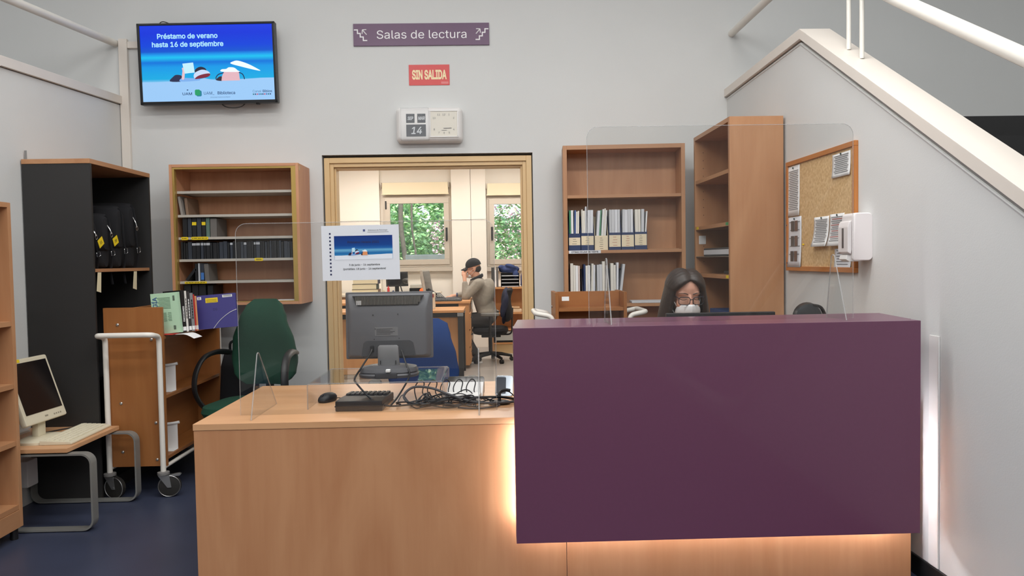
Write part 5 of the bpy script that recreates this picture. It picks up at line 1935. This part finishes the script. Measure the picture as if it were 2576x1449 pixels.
def flat_monitor(name, label, loc, rz, w, h, body, tilt=-4, scr=None):
    t = thing(name, label, 'monitor', loc, rz=rz)
    tl = Matrix.Translation((0, 0, .10)) @ Matrix.Rotation(R(tilt), 4, 'X')
    MB().box(-w / 2, w / 2, -.01, .025, 0, h, .006, mat=tl).build('bezel', body, t)
    MB().box(-w / 2 + .02, w / 2 - .02, -.012, -.009, .025, h - .02, .001, mat=tl).build('screen', scr or MATS['screen_dark'], t)
    mb = MB()
    mb.loft([[tl @ Vector((x, y, z)) for x, z in rrect(-w / 2 + i, w / 2 - i, i, h - i, .02)] for y, i in ((.024, .02), (.04, .06), (.05, .09))])
    mb.build('rear_shell', BLACK, t)
    MB().box(-.03, .03, .015, .045, .01, .2, .006).build('neck', body, t)
    MB().loft([superring(0, .02, z, rx, ry, 3, 24) for z, rx, ry in ((0, .12, .09), (.012, .12, .09), (.018, .09, .07))]).build('base', body, t)
    return t


flat_monitor('office_monitor', 'grey rimmed office monitor facing the man in the cap', (-.85, 10.05, .861), R(82), .42, .30, M('monitor_silver', (176, 170, 160), .4), tilt=-9)
flat_monitor('office_monitor', 'small black office monitor beside the book pile on the window desk', (-1.44, 11.45, .9005), R(25), .34, .22, BLACK)
wt = thing('window_desk', 'pale topped desk along the office window wall carrying the book pile', 'desk', (-2.75, 11.02, 0))
MB().box(0, 1.95, 0, .84, .872, .90, .003).build('desktop', M('pale_desktop', (222, 210, 190), .5), wt)
MB().box(.02, 1.93, .06, .08, .05, .8715).build('modesty_panel', OAKZ, wt)
for lx in (.03, 1.90):
    MB().box(lx - .02, lx + .03, .09, .80, 0, .8715, .002).build('side_panel', OAKZ, wt)
# pile of thick books, page edges to the doorway
zz = .9005
for k, (h, w, dx, c) in enumerate(((.075, .39, .0, (120, 90, 70)), (.078, .36, -.01, (60, 70, 60)), (.072, .37, .006, (70, 66, 80)), (.066, .36, -.004, (96, 84, 70)))):
    o = thing('thick_book', ('thick cream edged book at the bottom of the office pile', 'thick book second from the bottom of the office pile', 'thick book third from the bottom of the office pile', 'thick book on top of the office pile')[k], 'book', (-1.87 + dx, 11.10, zz), group='thick books piled on the office desk')
    cm = M('thick_cover_%d' % k, c, .6)
    mb = MB()
    mb.box(-w / 2, w / 2, 0, .23, 0, .004, .001)
    mb.box(-w / 2, w / 2, 0, .23, h - .004, h, .001)
    mb.box(w / 2 - .006, w / 2, 0, .23, .004, h - .004)
    mb.build('cover', cm, o)
    MB().box(-w / 2 + .004, w / 2 - .006, .003, .226, .004, h - .004).build('pages', PAGES, o)
    zz += h + .0005
o = thing('tape_dispenser', 'small clear tape dispenser in front of the office book pile', 'tape dispenser', (-1.60, 11.08, .9005))
MB().box(-.03, .03, 0, .04, 0, .012, .004).build('base', WHITE, o)
MB().tube([(.02 * math.cos(q), .02, .035 + .02 * math.sin(q)) for q in [2 * PI * i / 16 for i in range(16)]], .007, 8, closed=True).build('tape_roll', M('tape_cream', (220, 206, 170), .4), o)
for x, m, lab, h in ((-1.31, M('marker_red', (200, 50, 50), .5), 'small red bottle standing beside the office book pile', .12), (-1.25, NAVY, 'small navy glue bottle on the window desk', .055)):
    o = thing('desk_bottle', lab, 'bottle', (x * 1.17, 11.12, .9005))
    MB().loft([superring(0, 0, z, r, r, 3, 16) for z, r in ((0, .016), (.004, .018), (h * .75, .018), (h * .82, .01))]).build('body', m, o)
    MB().cyl((0, 0, h * .8), (0, 0, h), .009, .007, 12).build('cap', m, o)
# paper trays, orange pom, lamp, phones and a keyboard
ot = thing('document_tray', 'dark document tray holding papers on the window desk', 'tray', (-1.24, 11.25, .9005))
mb = MB()
mb.box(0, .30, 0, .24, 0, .006)
mb.box(0, .006, 0, .24, .006, .075)
mb.box(.294, .30, 0, .24, .006, .075)
mb.box(.006, .294, .234, .24, .006, .075)
mb.build('tray', BLACK, ot)
o = MB().box(0, .28, 0, .22, 0, .05, .006).build('paper_bundle', M('bundle_grey', (176, 174, 164), .8))
o.location = (-1.23, 11.255, .977)
tag(o, 'bundle of grey papers on top of the dark document tray', 'papers')
o = MB().ell((0, 0, .04), (.055, .04, .04)).build('orange_pom', M('orange_plush', (240, 110, 40), .9, bump=1.0, bscale=120))
o.location = (-1.03, 11.16, .9005)
tag(o, 'orange fluffy ball on the window desk in front of the tray', 'ball')
o = thing('desk_lamp', 'black jointed desk lamp between the office monitor and the tray', 'lamp', (-1.33, 11.15, .9005))
MB().loft([superring(0, 0, z, r, r, 2, 20) for z, r in ((0, .06), (.012, .06), (.018, .03))]).build('base', BLACK, o)
MB().tube([(0, 0, .01), (-.03, 0, .12), (.03, 0, .19)], .009, 8).build('arm', BLACK, o)
MB().loft([superring(.05 + dx, 0, .19, r, r, 2, 18, 'yz') for dx, r in ((-.05, .02), (-.02, .035), (.03, .045))]).build('lamp_shade', M('lamp_gloss', (50, 48, 46), .25), o)
tl_ = thing('telephone', 'dark office telephone with a corded handset beside the silver monitor', 'telephone', (-.74, 9.86, .861), rz=R(30))
MB().prism([(-.10, 0), (.10, 0), (.10, .09), (.08, .10), (-.10, .03)], 'x', -.09, .09, bev=.004).build('body', M('phone_dark', (52, 54, 60), .5), tl_)
mb = MB()
for i in range(4):
    for j in range(3):
        mb.box(-.02 + .03 * j, 0 + .03 * j, -.08 + .035 * i, -.058 + .035 * i, .046 + .0135 * i, .056 + .0135 * i, .002, seg=1)
mb.build('button', M('phone_button', (200, 198, 190), .5), tl_)
MB().tube(curve([(-.06, -.10, .08), (-.065, -.04, .11), (-.065, .05, .14), (-.06, .10, .13)], 6), [.024] * 4 + [.017] * 11 + [.024] * 4, 10).build('handset', BLACK, tl_)
keyboard('keyboard', 'black office keyboard lying at the desk edge in front of the man in the cap', (-.62, 9.58, .861), R(-4), .42, .16, BLACK, M('key_dark', (70, 70, 72), .5), rows=5, cols=14)
keyboard('keyboard', 'grey office keyboard under the right hand of the man in the cap', (-.50, 10.02, .861), R(60), .40, .15, M('kb_grey', (126, 126, 128), .5), M('kb_grey_key', (90, 90, 94), .5), rows=5, cols=14)
cph = thing('handheld_phone', 'cream handheld scanner standing on the first office desk beside the monitor', 'scanner', (-.725, 9.05, .801))
MB().loft([superring(0, 0, z, rx, ry, 3, 20) for z, rx, ry in ((0, .03, .02), (.04, .035, .025), (.12, .03, .022), (.16, .04, .03), (.19, .038, .028), (.2, .02, .015))]).build('body', M('scanner_cream', (216, 206, 188), .5), cph)
MB().box(-.02, .02, -.032, -.024, .14, .18, .003).build('window', M('scanner_red', (140, 60, 56), .4), cph)

# low shelf unit with trays and a bag under the second window
lb = thing('low_bookcase', 'low oak bookcase under the office window behind the man in the cap', 'bookcase', (-.03, 11.05, 0))
w, d, h = 1.0, .33, .975
for n, a in (('side_panel', (0, .025, 0, d, 0, h)), ('side_panel', (w - .025, w, 0, d, 0, h)), ('top_board', (.0255, w - .0255, 0, d, h - .025, h))):
    MB().box(*a, bev=.001).build(n, OAKZ if n == 'side_panel' else OAK, lb)
MB().box(.0255, w - .0255, d - .012, d - .002, .04, h - .03).build('back_panel', OAKZ, lb)
for z in (.60, .36, .16):
    MB().box(.0255, w - .0255, .003, d - .014, z - .022, z, .001).build('shelf', OAK, lb)
MB().box(.0255, w - .0255, .02, d - .02, 0, .135).build('plinth', M('plinth_tan', (200, 170, 126), .6), lb)
o = thing('paper_box', 'flat grey glass fronted case on the lower office shelf', 'box', (.03, 11.055, .1605))
MB().box(0, .5, .02, .28, 0, .165, .004).build('case', M('case_grey', (186, 188, 184), .3), o)
MB().box(.01, .49, .017, .02, .0, .03, .001).build('front_edge', BLACK, o)
for k, (h_, w_, lab) in enumerate(((.05, .24, 'lower of two beige books lying on the office shelf'), (.035, .19, 'upper of two beige books lying on the office shelf'))):
    o = MB().box(0, w_, 0, .18, 0, h_, .008).build('book', M('book_beige_%d' % k, ((214, 190, 160), (196, 160, 122))[k], .8))
    o.location = (.18 + .02 * k, 11.08, .6005 + .0505 * k)
    tag(o, lab, 'book', 'beige books on the office shelf')
zz = .9755
for k in range(4):
    o = thing('letter_tray', ('black letter tray at the bottom of the stack on the low bookcase', 'black letter tray second from the bottom of the stack on the low bookcase', 'black letter tray third from the bottom on the low bookcase', 'black letter tray at the top of the stack on the low bookcase')[k], 'tray', (.12, 11.07, zz), group='letter trays on the low bookcase')
    mb = MB()
    mb.box(0, .27, 0, .24, 0, .004)
    mb.box(0, .005, 0, .24, .004, .05)
    mb.box(.265, .27, 0, .24, .004, .05)
    mb.box(.005, .265, .235, .24, .004, .05)
    mb.build('tray', M('tray_black', (22, 22, 24), .35), o)
    MB().box(.01, .26, .005, .22, .0045, .014).build('papers', P[3], o)
    zz += .0515
mb = MB()
mb.ell((0, 0, .05), (.14, .09, .045))
mb.ell((.07, .01, .06), (.09, .08, .05))
mb.ell((-.08, 0, .06), (.07, .08, .055))
mb.ell((-.11, -.03, .09), (.05, .05, .035))
mb.ell((.03, -.05, .10), (.09, .05, .035), rot=(0, .3, 0))
mb.ell((.10, -.06, -.02), (.05, .03, .06))
o = blob('folded_jacket', mb, M('navy_cloth', (44, 58, 98), .9, var=.3, vscale=12), vox=.012)
o.location = (.24, 11.18, zz - .005)
tag(o, 'navy cloth jacket heaped on the letter trays', 'jacket')
mb = MB()
mb.loft([superring(0, 0, z, rx, ry, 3, 24) for z, rx, ry in ((0, .10, .07), (.02, .12, .09), (.15, .115, .09), (.24, .09, .075), (.28, .05, .045))])
o = thing('backpack', 'blue backpack beside the letter trays at the door jamb', 'bag', (.53, 11.18, .9755))
mb.build('body', M('bag_blue', (40, 74, 150), .8), o)
MB().tube(curve([(-.03, 0, .27), (-.02, 0, .31), (.02, 0, .31), (.03, 0, .27)], 5), .006, 6).build('handle', BLACK, o)
for k, (x, t_, h_, m) in enumerate(((.0, .05, .29, M('folder_charcoal', (60, 58, 56), .6)), (.055, .014, .25, P[0]), (.073, .03, .30, M('folder_ash', (92, 90, 90), .6)))):
    o = MB().box(0, t_, 0, .22, 0, h_, .002).build('upright_folder', m)
    o.location = (x - .02, 11.08, .9755)
    tag(o, ('charcoal folder first on the low bookcase', 'white folder between two dark ones on the low bookcase', 'ash grey folder against the letter trays')[k], 'folder')

# ------------------------------------------------------------------ man in a black cap at the office desk
SKIN = M('skin', (206, 152, 124), .55, var=.05, vscale=30)
hx = Matrix.Translation((-.262, 10.2, 1.262)) @ Matrix.Rotation(R(-90), 4, 'Z') @ Matrix.Rotation(R(16), 4, 'X')


def head_shapes(mb, m):
    def E_(c, r):
        tb = MB()
        tb.ell(c, r)
        me = bpy.data.meshes.new('t')
        tb.bm.transform(m)
        tb.bm.to_mesh(me)
        tb.bm.free()
        mb.bm.from_mesh(me)
        bpy.data.meshes.remove(me)
    E_((0, .012, .024), (.073, .094, .090))
    E_((0, -.02, -.035), (.060, .070, .075))
    E_((0, -.052, -.085), (.034, .036, .028))
    for s in (-1, 1):
        E_((s * .034, -.054, -.034), (.026, .028, .030))
        E_((s * .030, -.064, .022), (.026, .014, .010))
        E_((s * .074, .012, -.012), (.010, .020, .032))
    mb.cap(m @ Vector((0, -.082, .012)), .008, m @ Vector((0, -.106, -.030)), .012)
    mb.ell(m @ Vector((0, -.082, -.062)), (.022, .022, .010))


def hand(mb, wrist, palm, fingers, thumb, r=.0085):
    """palm capsule pair + five bent fingers of different lengths"""
    w, p = Vector(wrist), Vector(palm)
    mb.cap(w, .025, p, .030)
    for chain in list(fingers) + [thumb]:
        q = [Vector(x) for x in chain]
        for a, b in zip(q, q[1:]):
            mb.cap(a, r * 1.06, b, r * .95, 8)


man = thing('person', 'man in black cap and grey sweater seated at the office desk, hand to brow', 'person', (-.10, 10.2, 0))


def rel(mb, t):
    mb.bm.transform(Matrix.Translation(-t.location))
    return mb


MS, ME, MW = Vector((-.20, 10.02, 1.06)), Vector((-.36, 9.97, .895)), Vector((-.372, 10.05, 1.105))
RS, RE, RW_ = Vector((-.23, 10.38, 1.05)), Vector((-.36, 10.40, .915)), Vector((-.50, 10.30, .895))
HIPL, HIPR = Vector((-.10, 10.10, .575)), Vector((-.10, 10.30, .575))
KL, KR = Vector((-.50, 10.10, .57)), Vector((-.52, 10.32, .57))
AL, AR = Vector((-.25, 10.08, .13)), Vector((-.40, 10.32, .12))
mb = MB()
head_shapes(mb, hx)
mb.cap((-.235, 10.2, 1.20), .055, (-.19, 10.2, 1.06), .065)
mb.cap((-.185, 10.2, 1.0), .10, (-.10, 10.2, .66), .095)
mb.cap((-.20, 10.05, 1.05), .06, (-.21, 10.35, 1.05), .06)
for a, b, c in ((MS, ME, MW), (RS, RE, RW_)):
    mb.cap(a, .046, b, .036)
    mb.cap(b, .036, c, .026)
for a, b, c in ((HIPL, KL, AL), (HIPR, KR, AR)):
    mb.cap(a, .085, b, .058)
    mb.cap(b, .056, c, .036)
    mb.cap(c + Vector((.02, 0, -.05)), .032, c + Vector((-.13, 0, -.075)), .026)
# near hand: fingers up to the brow
pm = MW + Vector((-.005, .06, .07))
mb2 = mb
hand(mb, MW, pm, [[pm + Vector((.02 * 0, 0, .01)), pm + Vector((.012, .035, .05)), pm + Vector((.02, .05, .085))],
                  [pm + Vector((-.02, 0, .01)), pm + Vector((-.012, .035, .055)), pm + Vector((.004, .055, .09))],
                  [pm + Vector((.02, .005, .005)), pm + Vector((.03, .03, .04)), pm + Vector((.036, .045, .07))],
                  [pm + Vector((-.03, .005, 0)), pm + Vector((-.034, .03, .04)), pm + Vector((-.022, .05, .065))]],
     [pm + Vector((.02, .01, -.03)), pm + Vector((.045, .03, -.01)), pm + Vector((.05, .045, .015))])
pm = RW_ + Vector((-.06, -.015, -.006))
hand(mb, RW_, pm, [[pm + Vector((-.02, dy, .0)), pm + Vector((-.055 - l, dy * 1.2, .0)), pm + Vector((-.08 - l, dy * 1.25, -.018))] for dy, l in ((-.027, -.004), (-.009, .006), (.010, .003), (.028, -.012))],
     [pm + Vector((.01, -.028, -.005)), pm + Vector((-.02, -.05, -.012)), pm + Vector((-.045, -.05, -.018))])
blob('body', rel(mb, man), SKIN, man, vox=.0075, smooth=3)
# clothes
SWT = M('grey_sweater', (150, 142, 130), .9, var=.08, vscale=40, bump=.5, bscale=300)
mb = MB()
mb.cap((-.205, 10.2, 1.03), .125, (-.14, 10.2, .86), .135)
mb.cap((-.14, 10.2, .86), .135, (-.075, 10.2, .64), .135)
mb.cap((-.185, 10.08, 1.06), .075, (-.205, 10.32, 1.06), .075)
mb.ell((-.10, 10.2, .90), (.12, .17, .24), rot=(0, R(16), 0))
mb.ell((-.085, 10.2, .66), (.135, .165, .10))
for a, b, c in ((MS, ME, MW), (RS, RE, RW_)):
    mb.cap(a, .072, b, .056)
    mb.cap(b, .054, b + (c - b) * .82, .040)
mb.cap((-.22, 10.2, 1.13), .066, (-.20, 10.2, 1.08), .08)
blob('sweater', rel(mb, man), SWT, man, vox=.012, smooth=4)
COL = M('dark_collar', (40, 42, 48), .8)
mb = MB()
mb.tube([Vector((-.212 + .07 * math.cos(a), 10.2 + .07 * math.sin(a), 1.135 + .035 * math.cos(a))) for a in [2 * PI * i / 20 for i in range(20)]], .020, 8, closed=True, flat=(1.4, .8))
rel(mb, man).build('collar', COL, man)
mb = MB()
for a, b, c in ((HIPL, KL, AL), (HIPR, KR, AR)):
    mb.cap(a, .105, b, .075)
    mb.cap(b, .074, c + (b - c) * .04, .058)
mb.cap(HIPL, .10, HIPR, .10)
blob('trousers', rel(mb, man), M('dark_trousers', (58, 56, 56), .9, var=.1), man, vox=.014, smooth=4)
for c in (AL, AR):
    mb = MB()
    mb.cap(c + Vector((.045, 0, -.075)), .042, c + Vector((-.15, 0, -.088)), .036)
    mb.cap(c + Vector((.01, 0, -.02)), .046, c + Vector((.01, 0, -.06)), .046)
    so = blob('shoe', rel(mb, man), M('shoe_dark', (52, 52, 56), .7), man, vox=.01, smooth=3)
    mb = MB()
    mb.loft([superring(c.x - .05, c.y, z, .145, .047, 2.8, 24) for z in (c.z - .128, c.z - .108)])
    rel(mb, man).build('sole', WHITE, so)
# head gear
CAPM = M('black_cap_cloth', (26, 26, 30), .85)


def hmb(mb):
    mb.bm.transform(Matrix.Translation(-man.location) @ hx)
    return mb


mb = MB()
rings = []
for a in range(0, 9):
    q = R(90 * a / 8)
    r = math.cos(q)
    rings.append([Vector((.084 * r * math.cos(b), .015 + .106 * r * math.sin(b), .050 + .092 * math.sin(q))) for b in [2 * PI * i / 28 for i in range(28)]])
rings[-1] = [v + Vector((.001 * math.cos(i), .001 * math.sin(i), 0)) for i, v in enumerate(rings[-1])]
mb.loft([[v + Vector((0, 0, -.022)) for v in rings[0]]] + rings)
cp = hmb(mb).build('cap', CAPM, man)
mb = MB()
n = 12
top = [[Vector((.074 * (-1 + 2 * i / n), -.070 - (.095 * j / 5) * (1 - (-1 + 2 * i / n) ** 2 * .55), .052 - .032 * (-1 + 2 * i / n) ** 2 - .020 * j / 5)) for i in range(n + 1)] for j in range(6)]
mb.quadpatch(top)
br_ = hmb(mb).build('visor', CAPM, cp)
sd = br_.modifiers.new('thickness', 'SOLIDIFY')
sd.thickness = .005
mb = MB()
mb.ell((0, .045, -.012), (.068, .062, .060))
hmb(mb).build('hair', M('dark_hair', (42, 34, 30), .6), man)
mb = MB()
rings = [superring(0, -.092 + dy, z, rx, ry, 2.2, 20) for z, rx, ry, dy in ((-.02, .020, .022, -.008), (-.04, .044, .036, -.004), (-.07, .048, .042, .004), (-.098, .036, .034, .018), (-.112, .015, .012, .024))]
mb.loft(rings)
mk = hmb(mb).build('face_mask', M('mask_white', (228, 226, 226), .8), man)
for s in (-1, 1):
    mb = MB()
    mb.tube(curve([(s * .040, -.085, -.035), (s * .07, -.03, -.02), (s * .08, .02, .005)], 4), .002, 5)
    mb.tube(curve([(s * .040, -.075, -.088), (s * .068, -.03, -.06), (s * .08, .022, -.03)], 4), .002, 5)
    hmb(mb).build('ear_loop', WHITE, mk)
mb = MB()
for s in (-1, 1):
    mb.tube([(s * .033 + .026 * math.cos(a), -.098, .004 + .018 * math.sin(a)) for a in [2 * PI * i / 18 for i in range(18)]], .0024, 6, closed=True)
    mb.tube([(s * .058, -.096, .008), (s * .078, -.02, .010), (s * .08, .02, .0)], .0024, 6)
mb.tube([(-.008, -.099, .008), (.008, -.099, .008)], .0024, 6)
hmb(mb).build('glasses', M('glasses_dark_red', (84, 30, 30), .4), man)
mb = MB()
mb.tube([RE + (RW_ - RE) * .93 + Vector((.004 * 0, .033 * math.cos(a), .033 * math.sin(a))) for a in [2 * PI * i / 16 for i in range(16)]], .010, 8, closed=True)
rel(mb, man).build('watch_strap', NAVY, man)
mo2 = thing('computer_mouse', 'dark mouse under the hand of the man in the cap', 'mouse', (-.60, 10.28, .861))
MB().loft([superring(0, 0, z, rx, ry, 2.4, 20) for z, rx, ry in ((0, .05, .03), (.012, .05, .031), (.022, .035, .02), (.026, .01, .006))]).build('shell', BLACK, mo2)
MB().box(-.03, -.015, -.003, .003, .018, .028, .002).build('scroll_wheel', DARK, mo2)

mc = office_chair('office_chair', 'black office chair carrying the man in the cap with a jacket over its back', (-.045, 10.2, 0), R(-90), BLKFAB, seat_z=.475, back_h=.52, wb=.21, wt=.14, arms='post')
mb = MB()
mb.ell((.165, 10.2, .86), (.055, .20, .15), rot=(0, R(8), 0))
mb.ell((.15, 10.03, .76), (.05, .06, .16), rot=(0, R(14), 0))
mb.ell((.16, 10.2, .66), (.04, .17, .16), rot=(0, R(10), 0))
o = blob('draped_jacket', mb, M('jacket_navy', (34, 38, 58), .9, var=.25, vscale=14, bump=.6, bscale=60), vox=.012)
tag(o, 'navy jacket draped over the back of the black office chair', 'jacket')

# ------------------------------------------------------------------ woman behind the purple counter
wo = thing('person', 'woman with long dark hair, dark glasses and white mask looking down behind the purple counter', 'person', (.985, 3.85, 0))
HC = Matrix.Translation((.962, 3.755, 1.186)) @ Matrix.Rotation(R(2), 4, 'Z') @ Matrix.Rotation(R(15), 4, 'X')


def wrel(mb, head=False):
    mb.bm.transform(Matrix.Translation(-wo.location) @ (HC if head else Matrix.Identity(4)))
    return mb


mb = MB()
head_shapes(mb, HC)
mb.cap((.985, 3.80, 1.10), .05, (.985, 3.86, .97), .055)
mb.cap((.985, 3.87, .90), .105, (.985, 3.88, .62), .11)
mb.cap((.83, 3.87, .92), .05, (1.14, 3.87, .92), .05)
WS = [((.80, 3.87, .92), (.78, 3.80, .72), (.90, 3.60, .755)), ((1.17, 3.87, .92), (1.20, 3.80, .72), (1.08, 3.60, .755))]
for a, b, c in WS:
    mb.cap(a, .040, b, .032)
    mb.cap(b, .032, c, .022)
    pm = Vector(c) + Vector((0, -.06, -.004))
    sg_ = -1 if c[0] > 1 else 1
    hand(mb, c, pm, [[pm + Vector((dx, -.02, .004)), pm + Vector((dx * 1.15, -.055 - l, .002)), pm + Vector((dx * 1.2, -.078 - l, -.016))] for dx, l in ((-.026, -.004), (-.009, .006), (.009, .004), (.026, -.010))],
         [pm + Vector((sg_ * .028, .02, 0)), pm + Vector((sg_ * .045, -.005, -.008)), pm + Vector((sg_ * .042, -.028, -.016))])
for s in (-1, 1):
    mb.cap((.985 + s * .09, 3.90, .56), .08, (.985 + s * .11, 3.50, .56), .055)
    mb.cap((.985 + s * .11, 3.50, .56), .055, (.985 + s * .11, 3.55, .10), .036)
    mb.cap((.985 + s * .11, 3.57, .045), .032, (.985 + s * .11, 3.43, .03), .024)
blob('body', wrel(mb), M('woman_skin', (214, 158, 134), .5, var=.03, vscale=30), wo, vox=.006, smooth=2)
mb = MB()
mb.cap((.985, 3.865, .90), .125, (.985, 3.88, .62), .125)
mb.cap((.83, 3.87, .915), .065, (1.14, 3.87, .915), .065)
for a, b, c in WS:
    a, b, c = Vector(a), Vector(b), Vector(c)
    mb.cap(a, .058, b, .046)
    mb.cap(b, .046, b + (c - b) * .9, .034)
blob('sweater', wrel(mb), M('dark_jumper', (52, 44, 44), .9), wo, vox=.012, smooth=4)
mb = MB()
for s in (-1, 1):
    mb.cap((.985 + s * .09, 3.90, .56), .098, (.985 + s * .11, 3.50, .56), .072)
    mb.cap((.985 + s * .11, 3.50, .56), .070, (.985 + s * .11, 3.55, .09), .05)
blob('trousers', wrel(mb), M('jeans_dark', (44, 50, 68), .9), wo, vox=.014, smooth=4)
# long hair parted near the middle: strands from the parting round the head and down
mb = MB()
HCi = HC


def hv(az, el, k=1.0):
    """point over the skull; az 0 = face, positive toward the wearer's left (+X)"""
    a, e_ = R(az), R(el)
    return Vector((.081 * k * math.cos(e_) * math.sin(a), .012 - .100 * k * math.cos(e_) * math.cos(a), .024 + .092 * k * math.sin(e_)))


NS = 15
for s in (-1, 1):
    for k in range(NS):
        f = k / (NS - 1)
        # parting runs from the brow over the crown to the back
        el0 = 46 + f * 120
        p0 = hv(4, el0, 1.0) if el0 <= 90 else hv(180, 180 - el0, 1.0)
        p0.x = .006 + s * .006
        az1 = 58 + f * 114
        el1 = 6 - 8 * f
        pts = [p0]
        side = hv(s * az1, el1, 1.06)
        for q in (.3, .6, .85):
            m_ = p0.lerp(side, q)
            c_ = Vector((0, .012, .024))
            dv = (m_ - c_)
            sc_ = math.sqrt((dv.x / .083) ** 2 + (dv.y / .102) ** 2 + (dv.z / .096) ** 2)
            pts.append(c_ + dv / sc_ * 1.05)
        pts.append(side)
        wpts = [HC @ v for v in pts]
        w0 = wpts[-1]
        out = .030 * (1 - abs(f - .35))
        wpts.append(w0 + Vector((s * out * .6, .012 * (1 - f), -.07)))
        wpts.append(w0 + Vector((s * out * 1.2, .03 * (1 - f), -.16)))
        wpts.append(w0 + Vector((s * (out * 1.6), .02 * (1 - f) - .01, -.28 - .04 * f)))
        cv = curve(wpts, 5)
        n = len(cv)
        mb.tube(cv, [.0085 + .0065 * min(1, i / 8) * (1 if i < n - 5 else .7) for i in range(n)], 8)
mb.ell(HC @ Vector((0, .028, .034)), (.077, .085, .084))
blob('hair', wrel(mb), M('dark_brown_hair', (44, 31, 25), .5, var=.35, vscale=60), wo, vox=.0055, smooth=2)
# glasses
mb = MB()
for s in (-1, 1):
    mb.tube([(s * .0345 + x, -.112 + .25 * abs(x) * (1 if x * s > 0 else 0), z) for x, z in rrect(-.027, .027, -.021, .018, .013, 4)], .0021, 7, closed=True)
    mb.tube([(s * .0615, -.098, .010), (s * .075, -.03, .008), (s * .079, .02, .0)], .0022, 6)
mb.tube(curve([(-.008, -.112, .004), (0, -.115, .007), (.008, -.112, .004)], 4), .0022, 6)
gl = wrel(mb, True).build('glasses', M('glasses_slate', (38, 38, 48), .3), wo)
for s in (-1, 1):
    wrel(MB().prism([(s * .0345 + x, z) for x, z in rrect(-.026, .026, -.020, .017, .012, 4)], 'y', -.1115, -.1110), True).build('lens', PANE, gl, smooth=0)
# white folded mask
mb = MB()
rows, cols = 10, 14
g = []
for j in range(rows + 1):
    v = j / rows
    zc = -.012 - .105 * v
    row = []
    for i in range(cols + 1):
        u = -1 + 2 * i / cols
        wd_ = .062 * (1 - .35 * abs(2 * v - .9) ** 2)
        top_drop = -.016 * abs(u) ** 1.5 * (1 - v)
        x = wd_ * u
        ridge = .030 * (1 - abs(u)) * (math.sin(PI * min(1, .18 + v * .82)) ** .7)
        y = -.086 + .042 * u * u * 1.0 - ridge + .012 * v * v
        row.append(Vector((x * 1.04, y - .019, zc + top_drop - .004)))
    g.append(row)
mb.quadpatch(g)
wm = wrel(mb, True).build('face_mask', MATS['mask_white'], wo, smooth=24)
sd = wm.modifiers.new('thickness', 'SOLIDIFY')
sd.thickness = .002
for s in (-1, 1):
    mb = MB()
    mb.tube(curve([(s * .056, -.056, -.045), (s * .068, -.03, -.02), (s * .077, .01, .01)], 4), .0022, 5)
    mb.tube(curve([(s * .052, -.05, -.10), (s * .068, -.02, -.07), (s * .078, .015, -.03)], 4), .0022, 5)
    wrel(mb, True).build('ear_loop', WHITE, wm)
# lowered lids and brows
for s in (-1, 1):
    mb = MB()
    mb.tube(curve([(s * (.034 - .018), -.0875, .001), (s * .034, -.0885, -.0035), (s * (.034 + .018), -.080, .0005)], 5), .0013, 5)
    wrel(mb, True).build('eyelash', M('lash_dark', (40, 28, 26), .7), wo)
    mb = MB()
    mb.tube(curve([(s * .012, -.0875, .024), (s * .030, -.0855, .030), (s * .054, -.072, .026)], 5), [.0022] * 6 + [.0015] * 5, 5)
    wrel(mb, True).build('eyebrow', MATS['dark_brown_hair'], wo)
office_chair('office_chair', 'charcoal office chair carrying the woman behind the purple counter', (.985, 3.93, 0), R(0), BLKFAB, seat_z=.455, back_h=.5, wb=.2, wt=.15, arms=None)
ks = keyboard('keyboard', 'black keyboard under the hands of the woman behind the counter', (.985, 3.49, DZ0 + .001), R(180), .40, .13, BLACK, MATS['key_dark'], rows=4, cols=13)
ks.location.y = 3.585
